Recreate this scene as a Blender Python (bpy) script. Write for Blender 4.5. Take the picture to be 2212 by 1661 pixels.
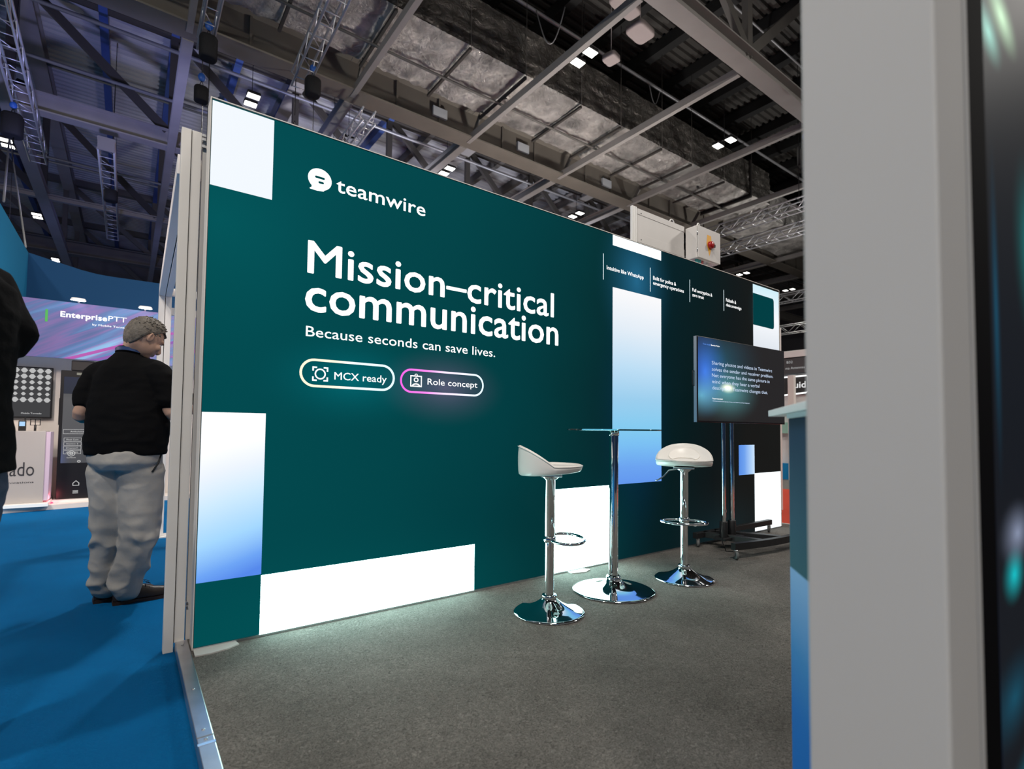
import bpy, bmesh, math, random
from mathutils import Vector, Matrix, noise
random.seed(7)
PI = math.pi
S = bpy.context.scene
COL = S.collection
for o in list(bpy.data.objects): bpy.data.objects.remove(o)

# ------------------------------------------------------------------ camera, world, exposure
cam_d = bpy.data.cameras.new('camera')
cam_d.sensor_width = 36; cam_d.lens = 36*1116.945/2212
cam_d.shift_y = 52.5/2212
cam_d.clip_start = .05; cam_d.clip_end = 300
cam_d.dof.use_dof = True; cam_d.dof.focus_distance = 3.4; cam_d.dof.aperture_fstop = 2.4
cam = bpy.data.objects.new('camera', cam_d); COL.objects.link(cam)
R = Matrix(((0.80239825, -0.03254408, -0.59590095), (-0.59670059, -0.0265679, -0.80202403), (0.0102693, 0.99911713, -0.0407371)))
cam.matrix_world = Matrix.Translation((0, 0, 1.015)) @ R.to_4x4()
S.camera = cam
w = bpy.data.worlds.new('world'); S.world = w; w.use_nodes = True
w.node_tree.nodes['Background'].inputs[0].default_value = (1, .96, .92, 1)
w.node_tree.nodes['Background'].inputs[1].default_value = .22
S.view_settings.view_transform = 'Standard'; S.view_settings.look = 'None'
S.view_settings.exposure = 0; S.view_settings.gamma = 1; S.view_settings.use_curve_mapping = False

def lamp(name, kind, loc, aim, power, color=(1, 1, 1), size=.3, spot=None, blend=.5, sy=None):
    d = bpy.data.lights.new(name, kind); d.energy = power; d.color = color
    if kind == 'AREA':
        d.size = size
        if sy: d.shape = 'RECTANGLE'; d.size_y = sy
    else: d.shadow_soft_size = size
    if kind == 'SPOT': d.spot_size = math.radians(spot); d.spot_blend = blend
    o = bpy.data.objects.new(name, d); COL.objects.link(o); o.location = loc
    o.rotation_euler = (Vector(aim)-Vector(loc)).to_track_quat('-Z', 'Y').to_euler()
    return o
lamp('hall_lamp', 'AREA', (-2.6, -4.6, 8.0), (.3, 2.6, .8), 380, (1, .94, .87), .8)  # unseen lamp added in front to brighten faces turned to the viewer
# hall lamps (behind and beside the stand), added booth and bounce fills, blue stage wash on the roof at the left
lamp('hall_lamp', 'AREA', (2.2, .4, 8.7), (2.2, .8, 0), 170, (1, .94, .87), 1.0)
lamp('hall_lamp', 'AREA', (12, -2, 8.6), (10, 1, 0), 500, (1, .95, .88), 1.2)
lamp('hall_lamp', 'AREA', (-4.5, 1.0, 8.4), (-1, 3, 0), 420, (1, .95, .88), .5)
lamp('hall_lamp', 'AREA', (2.6, 7.6, 8.4), (.5, 3.5, 0), 420, (1, .95, .9), .35)
lamp('booth_fill', 'SPOT', (-2.0, 6.6, 2.55), (-.8, 9.4, 1.3), 150, (1, .80, .70), .12, 95)  # unseen spots added to brighten the booth wall below the sign
lamp('booth_fill', 'SPOT', (.5, 6.6, 2.6), (-.3, 9.4, 1.4), 150, (1, .80, .72), .12, 95)
lamp('booth_fill', 'SPOT', (-2.2, 4.6, 1.9), (.2, 4.6, 2.3), 130, (1, .84, .76), .1, 75, 1)  # unseen spot added to brighten the white side frame
lamp('stage_wash', 'SPOT', (-1.0, 12.5, 4.2), (1.6, 20, 12.5), 1300, (.42, .44, 1), .3, 100, 1)
lamp('stage_wash', 'SPOT', (5.0, 15.0, 4.2), (8, 20, 12.5), 2600, (.85, .85, 1), .3, 110, 1)
lamp('stage_wash', 'SPOT', (14, 14, 4.2), (14, 20, 12.5), 1500, (.85, .87, 1), .3, 120, 1)
lamp('stage_wash', 'SPOT', (-1.0, 24, 4.2), (0, 30, 10), 250, (.3, .36, 1), .3, 110, 1)
lamp('bounce_fill', 'SPOT', (9.5, 8.6, 3.2), (8.5, 10.2, 9), 1700, (1, .95, .9), .4, 120, 1)  # spots added from below in place of light thrown up by the floor
lamp('bounce_fill', 'SPOT', (19, 7.0, 3.0), (18, 9, 9), 1400, (1, .97, .94), .4, 125, 1)
lamp('wall_spot', 'SPOT', (-2.6, 8.6, 2.6), (-1.4, 10.0, 3.6), 60, (.9, 1, 1), .1, 90, 1)

# ------------------------------------------------------------------ materials
MATS = {}
def nodes_of(name):
    m = bpy.data.materials.new(name); m.use_nodes = True
    nt = m.node_tree; nt.nodes.clear()
    out = nt.nodes.new('ShaderNodeOutputMaterial')
    return m, nt, out
def srgb(c):
    return tuple(((x/255)/12.92 if x/255 <= .04045 else ((x/255+.055)/1.055)**2.4) for x in c)
def mat(name, col, rough=.5, metal=0, bump=None, vary=None, spec=.5, coat=0, alpha=None, trans=0, ior=1.45, aniso=None):
    """bump=(scale, strength, distance); vary=(scale, amount)"""
    if name in MATS: return MATS[name]
    m, nt, out = nodes_of(name)
    b = nt.nodes.new('ShaderNodeBsdfPrincipled'); nt.links.new(b.outputs[0], out.inputs[0])
    b.inputs['Base Color'].default_value = (*col, 1); b.inputs['Roughness'].default_value = rough
    b.inputs['Metallic'].default_value = metal; b.inputs['Specular IOR Level'].default_value = spec
    b.inputs['Coat Weight'].default_value = coat; b.inputs['Transmission Weight'].default_value = trans
    b.inputs['IOR'].default_value = ior
    tc = None
    if bump or vary:
        tc = nt.nodes.new('ShaderNodeTexCoord')
    if vary:
        n = nt.nodes.new('ShaderNodeTexNoise'); n.inputs['Scale'].default_value = vary[0]; n.inputs['Detail'].default_value = 5
        nt.links.new(tc.outputs['Object'], n.inputs['Vector'])
        mp = nt.nodes.new('ShaderNodeMapRange'); mp.inputs[3].default_value = 1-vary[1]; mp.inputs[4].default_value = 1+vary[1]
        mp.inputs[1].default_value = .25; mp.inputs[2].default_value = .75
        nt.links.new(n.outputs[0], mp.inputs[0])
        mx = nt.nodes.new('ShaderNodeVectorMath'); mx.operation = 'SCALE'; mx.inputs[0].default_value = col
        nt.links.new(mp.outputs[0], mx.inputs['Scale']); nt.links.new(mx.outputs[0], b.inputs['Base Color'])
    if bump:
        n = nt.nodes.new('ShaderNodeTexNoise'); n.inputs['Scale'].default_value = bump[0]; n.inputs['Detail'].default_value = 4
        nt.links.new(tc.outputs['Object'], n.inputs['Vector'])
        bp = nt.nodes.new('ShaderNodeBump'); bp.inputs['Strength'].default_value = bump[1]; bp.inputs['Distance'].default_value = bump[2]
        nt.links.new(n.outputs[0], bp.inputs['Height']); nt.links.new(bp.outputs[0], b.inputs['Normal'])
    MATS[name] = m; return m
def emit(name, col, strength=1):
    if name in MATS: return MATS[name]
    m, nt, out = nodes_of(name)
    e = nt.nodes.new('ShaderNodeEmission'); e.inputs[0].default_value = (*col, 1); e.inputs[1].default_value = strength
    nt.links.new(e.outputs[0], out.inputs[0]); MATS[name] = m; return m
def ramp_emit(name, stops, axis='Z', lo=0, hi=1, skew=0, other='X', strength=1, gloss=None, wob=0):
    """self-lit print whose colour runs along one local axis"""
    m, nt, out = nodes_of(name)
    tc = nt.nodes.new('ShaderNodeTexCoord'); sp = nt.nodes.new('ShaderNodeSeparateXYZ'); nt.links.new(tc.outputs['Object'], sp.inputs[0])
    src = sp.outputs[axis]
    if skew:
        mu = nt.nodes.new('ShaderNodeMath'); mu.operation = 'MULTIPLY_ADD'; mu.inputs[1].default_value = skew
        nt.links.new(sp.outputs[other], mu.inputs[0]); nt.links.new(src, mu.inputs[2]); src = mu.outputs[0]
    if wob:
        n = nt.nodes.new('ShaderNodeTexNoise'); n.inputs['Scale'].default_value = 1.3; nt.links.new(tc.outputs['Object'], n.inputs[0])
        mu = nt.nodes.new('ShaderNodeMath'); mu.operation = 'MULTIPLY_ADD'; mu.inputs[1].default_value = wob
        nt.links.new(n.outputs[0], mu.inputs[0]); nt.links.new(src, mu.inputs[2]); src = mu.outputs[0]
    mr = nt.nodes.new('ShaderNodeMapRange'); mr.inputs[1].default_value = lo; mr.inputs[2].default_value = hi; nt.links.new(src, mr.inputs[0])
    cr = nt.nodes.new('ShaderNodeValToRGB'); nt.links.new(mr.outputs[0], cr.inputs[0])
    el = cr.color_ramp.elements
    while len(el) > 1: el.remove(el[0])
    el[0].position = stops[0][0]; el[0].color = (*stops[0][1], 1)
    for p, c in stops[1:]:
        e = el.new(p); e.color = (*c, 1)
    e = nt.nodes.new('ShaderNodeEmission'); e.inputs[1].default_value = strength; nt.links.new(cr.outputs[0], e.inputs[0])
    if gloss is None:
        nt.links.new(e.outputs[0], out.inputs[0])
    else:
        b = nt.nodes.new('ShaderNodeBsdfPrincipled'); b.inputs['Base Color'].default_value = (.012, .012, .012, 1); b.inputs['Roughness'].default_value = gloss
        a = nt.nodes.new('ShaderNodeAddShader'); nt.links.new(e.outputs[0], a.inputs[0]); nt.links.new(b.outputs[0], a.inputs[1]); nt.links.new(a.outputs[0], out.inputs[0])
    MATS[name] = m; return m, nt, out, e, cr

M_chrome = mat('chrome', (.82, .83, .85), .045, 1)
M_steel = mat('brushed_steel', (.55, .56, .58), .3, 1, bump=(60, .1, .002))
M_alu = mat('aluminium_strip', (.62, .62, .64), .33, 1, bump=(25, .25, .003), vary=(9, .12))
M_trussalu = mat('truss_aluminium', (.75, .76, .78), .42, .75)
M_post = mat('post_paint', (.74, .70, .645), .55, 0, bump=(400, .12, .001), vary=(3, .03))
M_white = mat('white_lacquer', (.78, .77, .74), .4, 0, vary=(5, .02))
M_cream = mat('cream_board', (.74, .70, .65), .5, 0, vary=(4, .03))
M_darkgap = mat('shadow_gap_seal', (.02, .02, .02), .8)
M_black = mat('black_plastic', (.008, .008, .009), .35)
M_matte = mat('matte_black_frame', (.004, .004, .005), .9, spec=.03)
M_blackm = mat('black_powder_coat', (.012, .012, .013), .45, 0, bump=(300, .1, .001))
M_bag = mat('black_canvas_bag', (.006, .006, .007), .8, 0, bump=(40, .4, .01))
M_blue = mat('blue_hook_paint', (.02, .1, .4), .4)
M_seat = mat('white_leatherette', (.76, .73, .69), .34, 0, bump=(220, .12, .001), vary=(6, .02))
M_seat2 = mat('white_leatherette_pad', (.84, .80, .75), .3, 0, bump=(220, .1, .001))
M_glass = mat('green_glass', (.55, .93, .84), .02, 0, trans=1, ior=1.5)
M_rubber = mat('grey_rubber', (.10, .10, .10), .6)
M_beam = mat('beam_grey_paint', (.115, .108, .098), .55, 0, vary=(1.5, .12))
M_beamlight = mat('beam_light_grey_paint', (.27, .255, .24), .55, 0, vary=(1.5, .1))
M_girder = mat('girder_brown_grey_paint', (.165, .148, .125), .6, 0, vary=(1.2, .15))
M_dark = mat('dark_roof_void', (.012, .011, .010), .85)
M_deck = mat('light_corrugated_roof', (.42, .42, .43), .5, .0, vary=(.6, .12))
M_deckdark = mat('shaded_corrugated_roof', (.055, .052, .047), .55, 0, vary=(.8, .2))  # same roof deck, its lack of light put into a darker colour
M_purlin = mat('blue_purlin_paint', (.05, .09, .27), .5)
M_purlind = mat('shaded_purlin', (.008, .008, .008), .7)  # same purlins in the unlit bays, shade painted in as near black
M_pipe = mat('galvanised_pipe', (.32, .32, .33), .42, .5)
M_bluewall = mat('blue_booth_fabric', (.0, .055, .16), .8, 0, bump=(500, .1, .001))
M_tealwall = mat('bright_blue_booth_fabric', (.0, .18, .36), .8, 0, bump=(500, .1, .001))
M_lampwhite = emit('flood_lens_glow', (1, .97, .9), 9)
M_textw = emit('lit_white_lettering', (1, 1, 1), 1.25)
M_ink = mat('dark_ink', (.03, .03, .035), .6)
M_greyscreen = emit('grey_screen', srgb((66, 66, 68)), 1)

def carpet(name, col, vary, fine, big, streak=0):
    m, nt, out = nodes_of(name)
    b = nt.nodes.new('ShaderNodeBsdfPrincipled'); b.inputs['Roughness'].default_value = .95; b.inputs['Specular IOR Level'].default_value = .1
    nt.links.new(b.outputs[0], out.inputs[0])
    tc = nt.nodes.new('ShaderNodeTexCoord')
    n1 = nt.nodes.new('ShaderNodeTexNoise'); n1.inputs['Scale'].default_value = fine; n1.inputs['Detail'].default_value = 6; n1.inputs['Roughness'].default_value = .8; n1.inputs['Distortion'].default_value = 2.6
    n2 = nt.nodes.new('ShaderNodeTexNoise'); n2.inputs['Scale'].default_value = big; n2.inputs['Detail'].default_value = 4; n2.inputs['Roughness'].default_value = .6
    for n in (n1, n2): nt.links.new(tc.outputs['Object'], n.inputs['Vector'])
    a = nt.nodes.new('ShaderNodeMapRange'); a.inputs[1].default_value = .3; a.inputs[2].default_value = .7; a.inputs[3].default_value = 1-vary[0]; a.inputs[4].default_value = 1+vary[0]
    c = nt.nodes.new('ShaderNodeMapRange'); c.inputs[1].default_value = .3; c.inputs[2].default_value = .7; c.inputs[3].default_value = 1-vary[1]; c.inputs[4].default_value = 1+vary[1]
    nt.links.new(n1.outputs[0], a.inputs[0]); nt.links.new(n2.outputs[0], c.inputs[0])
    mu = nt.nodes.new('ShaderNodeMath'); mu.operation = 'MULTIPLY'; nt.links.new(a.outputs[0], mu.inputs[0]); nt.links.new(c.outputs[0], mu.inputs[1])
    sc = nt.nodes.new('ShaderNodeVectorMath'); sc.operation = 'SCALE'; sc.inputs[0].default_value = col; nt.links.new(mu.outputs[0], sc.inputs['Scale'])
    nt.links.new(sc.outputs[0], b.inputs['Base Color'])
    bp = nt.nodes.new('ShaderNodeBump'); bp.inputs['Strength'].default_value = 1; bp.inputs['Distance'].default_value = .010
    nt.links.new(n1.outputs[0], bp.inputs['Height']); nt.links.new(bp.outputs[0], b.inputs['Normal'])
    return m
M_carpet_grey = carpet('grey_needle_carpet', (.185, .171, .156), (.85, .24), 58, 1.5)
M_carpet_blue = carpet('blue_aisle_carpet', (.0, .17, .46), (.10, .10), 120, 1.0)
M_carpet_red = carpet('red_aisle_carpet', (.75, .10, .06), (.08, .05), 200, 1)
M_carpet_far = carpet('pale_grey_carpet', (.22, .21, .20), (.1, .1), 60, 1)

# ------------------------------------------------------------------ mesh helpers
class MB:
    def __init__(s): s.bm = bmesh.new(); s.mi = 0
    def quad(s, pts, mi=None):
        f = s.bm.faces.new([s.bm.verts.new(p) for p in pts]); f.material_index = s.mi if mi is None else mi; return f
    def box(s, a, b, rot=None, org=None):
        x0, y0, z0 = [min(a[i], b[i]) for i in range(3)]; x1, y1, z1 = [max(a[i], b[i]) for i in range(3)]
        P = [Vector(p) for p in ((x0,y0,z0),(x1,y0,z0),(x1,y1,z0),(x0,y1,z0),(x0,y0,z1),(x1,y0,z1),(x1,y1,z1),(x0,y1,z1))]
        if rot: P = [org + rot @ (p-org) for p in P]
        v = [s.bm.verts.new(p) for p in P]
        for f in ((0,3,2,1),(4,5,6,7),(0,1,5,4),(1,2,6,5),(2,3,7,6),(3,0,4,7)):
            s.bm.faces.new([v[i] for i in f]).material_index = s.mi
        return s
    def bar(s, p0, p1, w, h, up=(0, 0, 1)):
        """rectangular bar between two points; w across, h along up"""
        p0 = Vector(p0); p1 = Vector(p1); d = (p1-p0).normalized(); u = Vector(up)
        sd = d.cross(u)
        if sd.length < 1e-4: sd = d.cross(Vector((1, 0, 0)))
        sd.normalize(); u = sd.cross(d).normalized()
        v = []
        for p in (p0, p1):
            for a, b in ((-1,-1),(1,-1),(1,1),(-1,1)): v.append(s.bm.verts.new(p + sd*a*w/2 + u*b*h/2))
        for f in ((3,2,1,0),(4,5,6,7),(0,1,5,4),(1,2,6,5),(2,3,7,6),(3,0,4,7)):
            s.bm.faces.new([v[i] for i in f]).material_index = s.mi
        return s
    def tube(s, pts, r, n=12, cap=True, closed=False):
        pts = [Vector(p) for p in pts]; rs = r if isinstance(r, (list, tuple)) else [r]*len(pts)
        rings = []; ref = None
        for i, p in enumerate(pts):
            if closed: d = (pts[(i+1) % len(pts)]-pts[i-1]).normalized()
            else: d = (pts[min(i+1, len(pts)-1)]-pts[max(i-1, 0)]).normalized()
            if ref is None:
                ref = Vector((0, 0, 1)) if abs(d.z) < .9 else Vector((1, 0, 0))
            a = (ref - d*ref.dot(d)).normalized(); ref = a; b = d.cross(a)
            rings.append([s.bm.verts.new(p + (a*math.cos(t)+b*math.sin(t))*rs[i]) for t in [2*PI*k/n for k in range(n)]])
        m = len(rings)
        for i in range(m if closed else m-1):
            A, B = rings[i], rings[(i+1) % m]
            for k in range(n):
                f = s.bm.faces.new((A[k], A[(k+1) % n], B[(k+1) % n], B[k])); f.smooth = True; f.material_index = s.mi
        if cap and not closed:
            for rg, rev in ((rings[0], True), (rings[-1], False)):
                f = s.bm.faces.new(rg[::-1] if rev else rg); f.material_index = s.mi
        return s
    def lathe(s, prof, n=48, c=(0, 0, 0)):
        c = Vector(c); rings = []
        for r, z in prof:
            if r < 1e-5: rings.append([s.bm.verts.new(c+Vector((0, 0, z)))])
            else: rings.append([s.bm.verts.new(c+Vector((r*math.cos(2*PI*k/n), r*math.sin(2*PI*k/n), z))) for k in range(n)])
        for A, B in zip(rings, rings[1:]):
            for k in range(n):
                k2 = (k+1) % n
                if len(A) == 1 and len(B) == 1: continue
                if len(A) == 1: vs = (A[0], B[k2], B[k])
                elif len(B) == 1: vs = (A[k], A[k2], B[0])
                else: vs = (A[k], A[k2], B[k2], B[k])
                f = s.bm.faces.new(vs); f.smooth = True; f.material_index = s.mi
        return s
    def loft(s, rings, n=20, cap=True, p=2.0):
        """rings: (centre, rx, ry, yaw[, tiltx]) horizontal super-ellipses"""
        RR = []
        for c, rx, ry, yaw in rings:
            c = Vector(c); row = []
            for k in range(n):
                t = 2*PI*k/n; ct, st = math.cos(t), math.sin(t)
                x = rx*math.copysign(abs(ct)**(2/p), ct); y = ry*math.copysign(abs(st)**(2/p), st)
                row.append(s.bm.verts.new(c+Vector((x*math.cos(yaw)-y*math.sin(yaw), x*math.sin(yaw)+y*math.cos(yaw), 0))))
            RR.append(row)
        for A, B in zip(RR, RR[1:]):
            for k in range(n):
                f = s.bm.faces.new((A[k], A[(k+1) % n], B[(k+1) % n], B[k])); f.smooth = True; f.material_index = s.mi
        if cap:
            s.bm.faces.new(RR[0][::-1]).material_index = s.mi; s.bm.faces.new(RR[-1]).material_index = s.mi
        return s
    def ell(s, c, r, rot=None, n=20, m=12):
        c = Vector(c); rings = []
        for i in range(m+1):
            th = PI*i/m
            if i in (0, m): pts = [Vector((0, 0, r[2]*math.cos(th)))]
            else: pts = [Vector((r[0]*math.sin(th)*math.cos(2*PI*k/n), r[1]*math.sin(th)*math.sin(2*PI*k/n), r[2]*math.cos(th))) for k in range(n)]
            rings.append([s.bm.verts.new(c+(rot @ q if rot else q)) for q in pts])
        for A, B in zip(rings, rings[1:]):
            for k in range(n):
                k2 = (k+1) % n
                if len(A) == 1: vs = (A[0], B[k], B[k2])
                elif len(B) == 1: vs = (A[k], B[0], A[k2])
                else: vs = (A[k], B[k], B[k2], A[k2])
                f = s.bm.faces.new(vs); f.smooth = True; f.material_index = s.mi
        return s
    def mesh(s, name):
        me = bpy.data.meshes.new(name); s.bm.normal_update(); s.bm.to_mesh(me); s.bm.free(); return me
    def build(s, name, material=None, parent=None, bevel=0, seg=2, loc=None):
        me = s.mesh(name); o = bpy.data.objects.new(name, me); COL.objects.link(o)
        ms = material if isinstance(material, (list, tuple)) else ([material] if material else [])
        for x in ms: me.materials.append(x)
        if parent: o.parent = parent
        if loc: o.location = loc
        if bevel:
            b = o.modifiers.new('bevel', 'BEVEL'); b.width = bevel; b.segments = seg; b.limit_method = 'ANGLE'; b.angle_limit = math.radians(40)
            b.harden_normals = False
            bake(o)
            for p in o.data.polygons: p.use_smooth = p.use_smooth
        return o
def bake(o, smooth=None):
    """turn an object's modifiers into its own mesh"""
    bpy.context.view_layer.update()
    dg = bpy.context.evaluated_depsgraph_get()
    me = bpy.data.meshes.new_from_object(o.evaluated_get(dg)); old = o.data
    o.modifiers.clear(); o.data = me; me.name = old.name
    if smooth:
        for p in me.polygons: p.use_smooth = True
    return o
def thing(name, label, cat, loc=(0, 0, 0), rz=0, group=None):
    o = bpy.data.objects.new(name, None); COL.objects.link(o); o.empty_display_size = .1
    o.location = loc; o.rotation_euler = (0, 0, rz)
    return tag(o, label, cat, group)
def tag(o, label, cat, group=None):
    o['label'] = label; o['category'] = cat
    if group: o['group'] = group
    return o
def struct(o): o['kind'] = 'structure'; return o
def copy_tree(o, parent=None):
    c = o.copy(); COL.objects.link(c); c.parent = parent
    for ch in list(CH.get(o.name, [])) or [x for x in bpy.data.objects if x.parent == o]:
        copy_tree(ch, c)
    return c
CH = {}

def text(name, body, mat_, parent, org, u, v, cap, width=None, bold=0, shear=0, depth=.0008, align='LEFT', up=(0,0,1)):
    """lettering in a plane: org = lower-left corner of the first line, u = reading direction, v = up, cap = capital height"""
    def make(txt):
        c = bpy.data.curves.new(name, 'FONT'); c.body = txt; c.size = 1; c.space_character = 1+bold*1.6; c.shear = shear; c.resolution_u = 3
        o = bpy.data.objects.new(name, c); COL.objects.link(o); return c, o
    c, o = make(body)
    bpy.context.view_layer.update(); dg = bpy.context.evaluated_depsgraph_get()
    me = bpy.data.meshes.new_from_object(o.evaluated_get(dg)); bpy.data.objects.remove(o)
    s = cap/.70
    xs = [q.co.x for q in me.vertices]; x0, x1 = min(xs), max(xs)
    sx = width/(x1-x0) if width else s
    u = Vector(u).normalized(); v = Vector(v).normalized(); nrm = u.cross(v)
    for q in me.vertices:
        q.co = Vector(org) + u*((q.co.x-x0)*sx) + v*(q.co.y*s) + nrm*depth
    if bold > 0:      # thicken the strokes evenly
        bm = bmesh.new(); bm.from_mesh(me); src = [(f, [v.co.copy() for v in f.verts]) for f in bm.faces]; r = bold*s*1.15
        for k in range(8):
            d = u*(r*math.cos(PI*k/4))+v*(r*math.sin(PI*k/4))-nrm*depth*.02*(k+1)
            for f, cs in src: bm.faces.new([bm.verts.new(c+d) for c in cs])
        bm.to_mesh(me); bm.free()
    me.materials.clear(); me.materials.append(mat_)
    ob = bpy.data.objects.new(name, me); COL.objects.link(ob); ob.parent = parent
    return ob

# ================================================================== FLOORS
b = MB(); b.box((-14, -8, -.09), (5.95, 42, -.04)); struct(b.build('floor', M_carpet_blue))
b = MB(); b.box((5.95, -1.5, -.09), (9.95, 42, -.04)); struct(b.build('floor', M_carpet_red))
b = MB(); b.box((9.95, -8, -.09), (46, 42, -.04)); b.box((5.95, -8, -.09), (9.95, -1.5, -.04)); struct(b.build('floor', M_carpet_far))
b = MB(); b.box((.262, -3.2, -.0395), (5.93, 2.95, 0)); struct(b.build('floor', M_carpet_grey))
# white edge strip at the far end of the platform
b = MB(); b.box((5.93, -3.2, -.0395), (5.949, 2.95, .003)); e = b.build('trim_2', M_white); struct(e)
# aluminium edge trim on the aisle side, with screws and a joint
b = MB(); b.box((.212, 1.985, -.0395), (.262, 2.925, .004)); t1 = struct(b.build('trim_1', M_alu, bevel=.003))
b = MB(); b.box((.212, -3.0, -.0395), (.262, 1.982, .004)); t2 = b.build('edge_strip', M_alu, t1, bevel=.003)
b = MB(); b.box((.2115, 1.93, .004), (.2625, 1.945, .0048)); b.build('joint_tape', mat('worn_bright_metal', (.9, .9, .92), .2, 1), t1)
for y in (2.86, 2.36, 2.03, 1.965, 1.55, 1.1):
    b = MB(); b.lathe([(0, .0035), (.0055, .0035), (.0050, .0058), (.003, .0062), (0, .0052)], 14, (.237, y, .001)); b.build('screw', M_steel, t1)

# ================================================================== LIGHTBOX WALL
LX, LY, LH, LW = .272, 2.7778, 2.575, 5.433
box = thing('backlit_wall', 'long teal backlit fabric wall with white and blue blocks and white headline lettering', 'light wall', (LX, LY, 0))
# base print: teal at the left, almost black at the right, with soft printed glows round the blocks and pills
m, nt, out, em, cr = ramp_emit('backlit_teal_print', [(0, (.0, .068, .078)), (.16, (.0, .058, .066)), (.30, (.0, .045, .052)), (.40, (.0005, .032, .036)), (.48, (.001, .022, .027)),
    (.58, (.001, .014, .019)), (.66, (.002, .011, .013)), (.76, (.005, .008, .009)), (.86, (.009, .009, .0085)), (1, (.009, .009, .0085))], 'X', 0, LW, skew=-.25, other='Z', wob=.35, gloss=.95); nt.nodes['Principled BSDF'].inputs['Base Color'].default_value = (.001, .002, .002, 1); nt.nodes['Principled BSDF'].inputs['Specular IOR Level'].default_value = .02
def glow(nt, cx, cz, rx, rz, col, amp, prev, power=1.0, square=False):
    tc = nt.nodes.new('ShaderNodeTexCoord'); mp = nt.nodes.new('ShaderNodeMapping'); mp.vector_type = 'TEXTURE'
    mp.inputs['Location'].default_value = (cx, 0, cz); mp.inputs['Scale'].default_value = (rx, 1, rz)
    nt.links.new(tc.outputs['Object'], mp.inputs[0])
    gr = nt.nodes.new('ShaderNodeTexGradient'); gr.gradient_type = 'QUADRATIC_SPHERE'; 
    z0 = nt.nodes.new('ShaderNodeVectorMath'); z0.operation = 'MULTIPLY'; z0.inputs[1].default_value = (1, 0, 1)
    nt.links.new(mp.outputs[0], z0.inputs[0]); nt.links.new(z0.outputs[0], gr.inputs[0])
    sc = nt.nodes.new('ShaderNodeVectorMath'); sc.operation = 'SCALE'; sc.inputs[0].default_value = [x*amp for x in col]
    nt.links.new(gr.outputs['Fac'], sc.inputs['Scale'])
    ad = nt.nodes.new('ShaderNodeVectorMath'); ad.operation = 'ADD'; nt.links.new(prev, ad.inputs[0]); nt.links.new(sc.outputs[0], ad.inputs[1])
    return ad.outputs[0]
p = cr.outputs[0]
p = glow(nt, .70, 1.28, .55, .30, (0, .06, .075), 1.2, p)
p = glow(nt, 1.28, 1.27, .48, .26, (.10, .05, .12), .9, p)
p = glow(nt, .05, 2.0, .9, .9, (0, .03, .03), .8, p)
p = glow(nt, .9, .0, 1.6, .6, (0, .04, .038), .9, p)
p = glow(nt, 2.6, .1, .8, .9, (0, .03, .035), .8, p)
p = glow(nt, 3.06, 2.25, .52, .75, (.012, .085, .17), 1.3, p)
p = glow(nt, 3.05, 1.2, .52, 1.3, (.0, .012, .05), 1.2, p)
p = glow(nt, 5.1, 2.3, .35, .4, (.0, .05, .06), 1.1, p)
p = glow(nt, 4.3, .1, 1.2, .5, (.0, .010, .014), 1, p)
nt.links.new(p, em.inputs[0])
M_base = m
WHITE = (1, 1, 1)
M_w1 = emit('backlit_white_block', (.90, .95, 1.0), 1.0)
M_w3 = emit('backlit_strong_white_block', (.60, 1.0, .94), 10.0)
M_w2 = emit('backlit_white_block_right', (.90, .98, 1.0), 1.4)
M_g1 = ramp_emit('backlit_white_to_blue_print', [(0, (.09, .24, .80)), (.10, (.15, .36, .88)), (.28, (.36, .66, .97)), (.5, (.60, .80, .98)), (.68, (.82, .88, 1.0)), (.85, (1, 1, 1.02))], 'Z', .298, 1.084, skew=-.35, wob=.12, strength=1.05)[0]
M_g2 = ramp_emit('backlit_white_to_azure_print', [(0, (.12, .30, .86)), (.10, (.15, .37, .88)), (.22, (.2, .53, .90)), (.30, (.23, .60, .88)), (.45, (.33, .62, .86)), (.62, (.52, .74, .92)), (.82, (.78, .86, .94)), (1, (.95, .95, .97))], 'Z', .595, 2.152, wob=.05, strength=1.0)[0]
M_g3 = ramp_emit('backlit_blue_square_print', [(0, (.10, .27, .80)), (.35, (.16, .36, .86)), (.8, (.45, .66, .95)), (1, (.62, .80, 1))], 'X', 4.595, 4.892, strength=1)[0]
M_g4 = ramp_emit('backlit_pale_top_print', [(0, (.75, .80, .86)), (.5, (.95, .97, 1)), (1, (.62, .86, .95))], 'Z', 1.9, 2.57, strength=1)[0]
rects = [(.003, .275, 2.158, 2.566, 1), (.003, .276, .298, 1.084, 2), (.276, 1.509, .004, .293, 3), (2.10, 2.755, .004, .595, 3),
         (2.771, 3.379, 2.488, 2.571, 4), (2.771, 3.379, .595, 2.152, 5), (4.888, 5.428, 1.90, 2.555, 7), (4.595, 4.892, .59, .888, 6), (4.890, 5.430, .004, .597, 4)]
mats = [M_base, M_w1, M_g1, M_w3, M_w2, M_g2, M_g3, M_g4]
xs = sorted({0, LW, *[r[0] for r in rects], *[r[1] for r in rects]}); zs = sorted({0.004, LH-.004, *[r[2] for r in rects], *[r[3] for r in rects]})
b = MB()
for i in range(len(xs)-1):
    for j in range(len(zs)-1):
        cx, cz = (xs[i]+xs[i+1])/2, (zs[j]+zs[j+1])/2; mi = 0
        for r in rects:
            if r[0] < cx < r[1] and r[2] < cz < r[3]: mi = r[4]
        b.quad([(xs[i], 0, zs[j]), (xs[i+1], 0, zs[j]), (xs[i+1], 0, zs[j+1]), (xs[i], 0, zs[j+1])], mi)
face = b.build('printed_fabric', mats, box)
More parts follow.
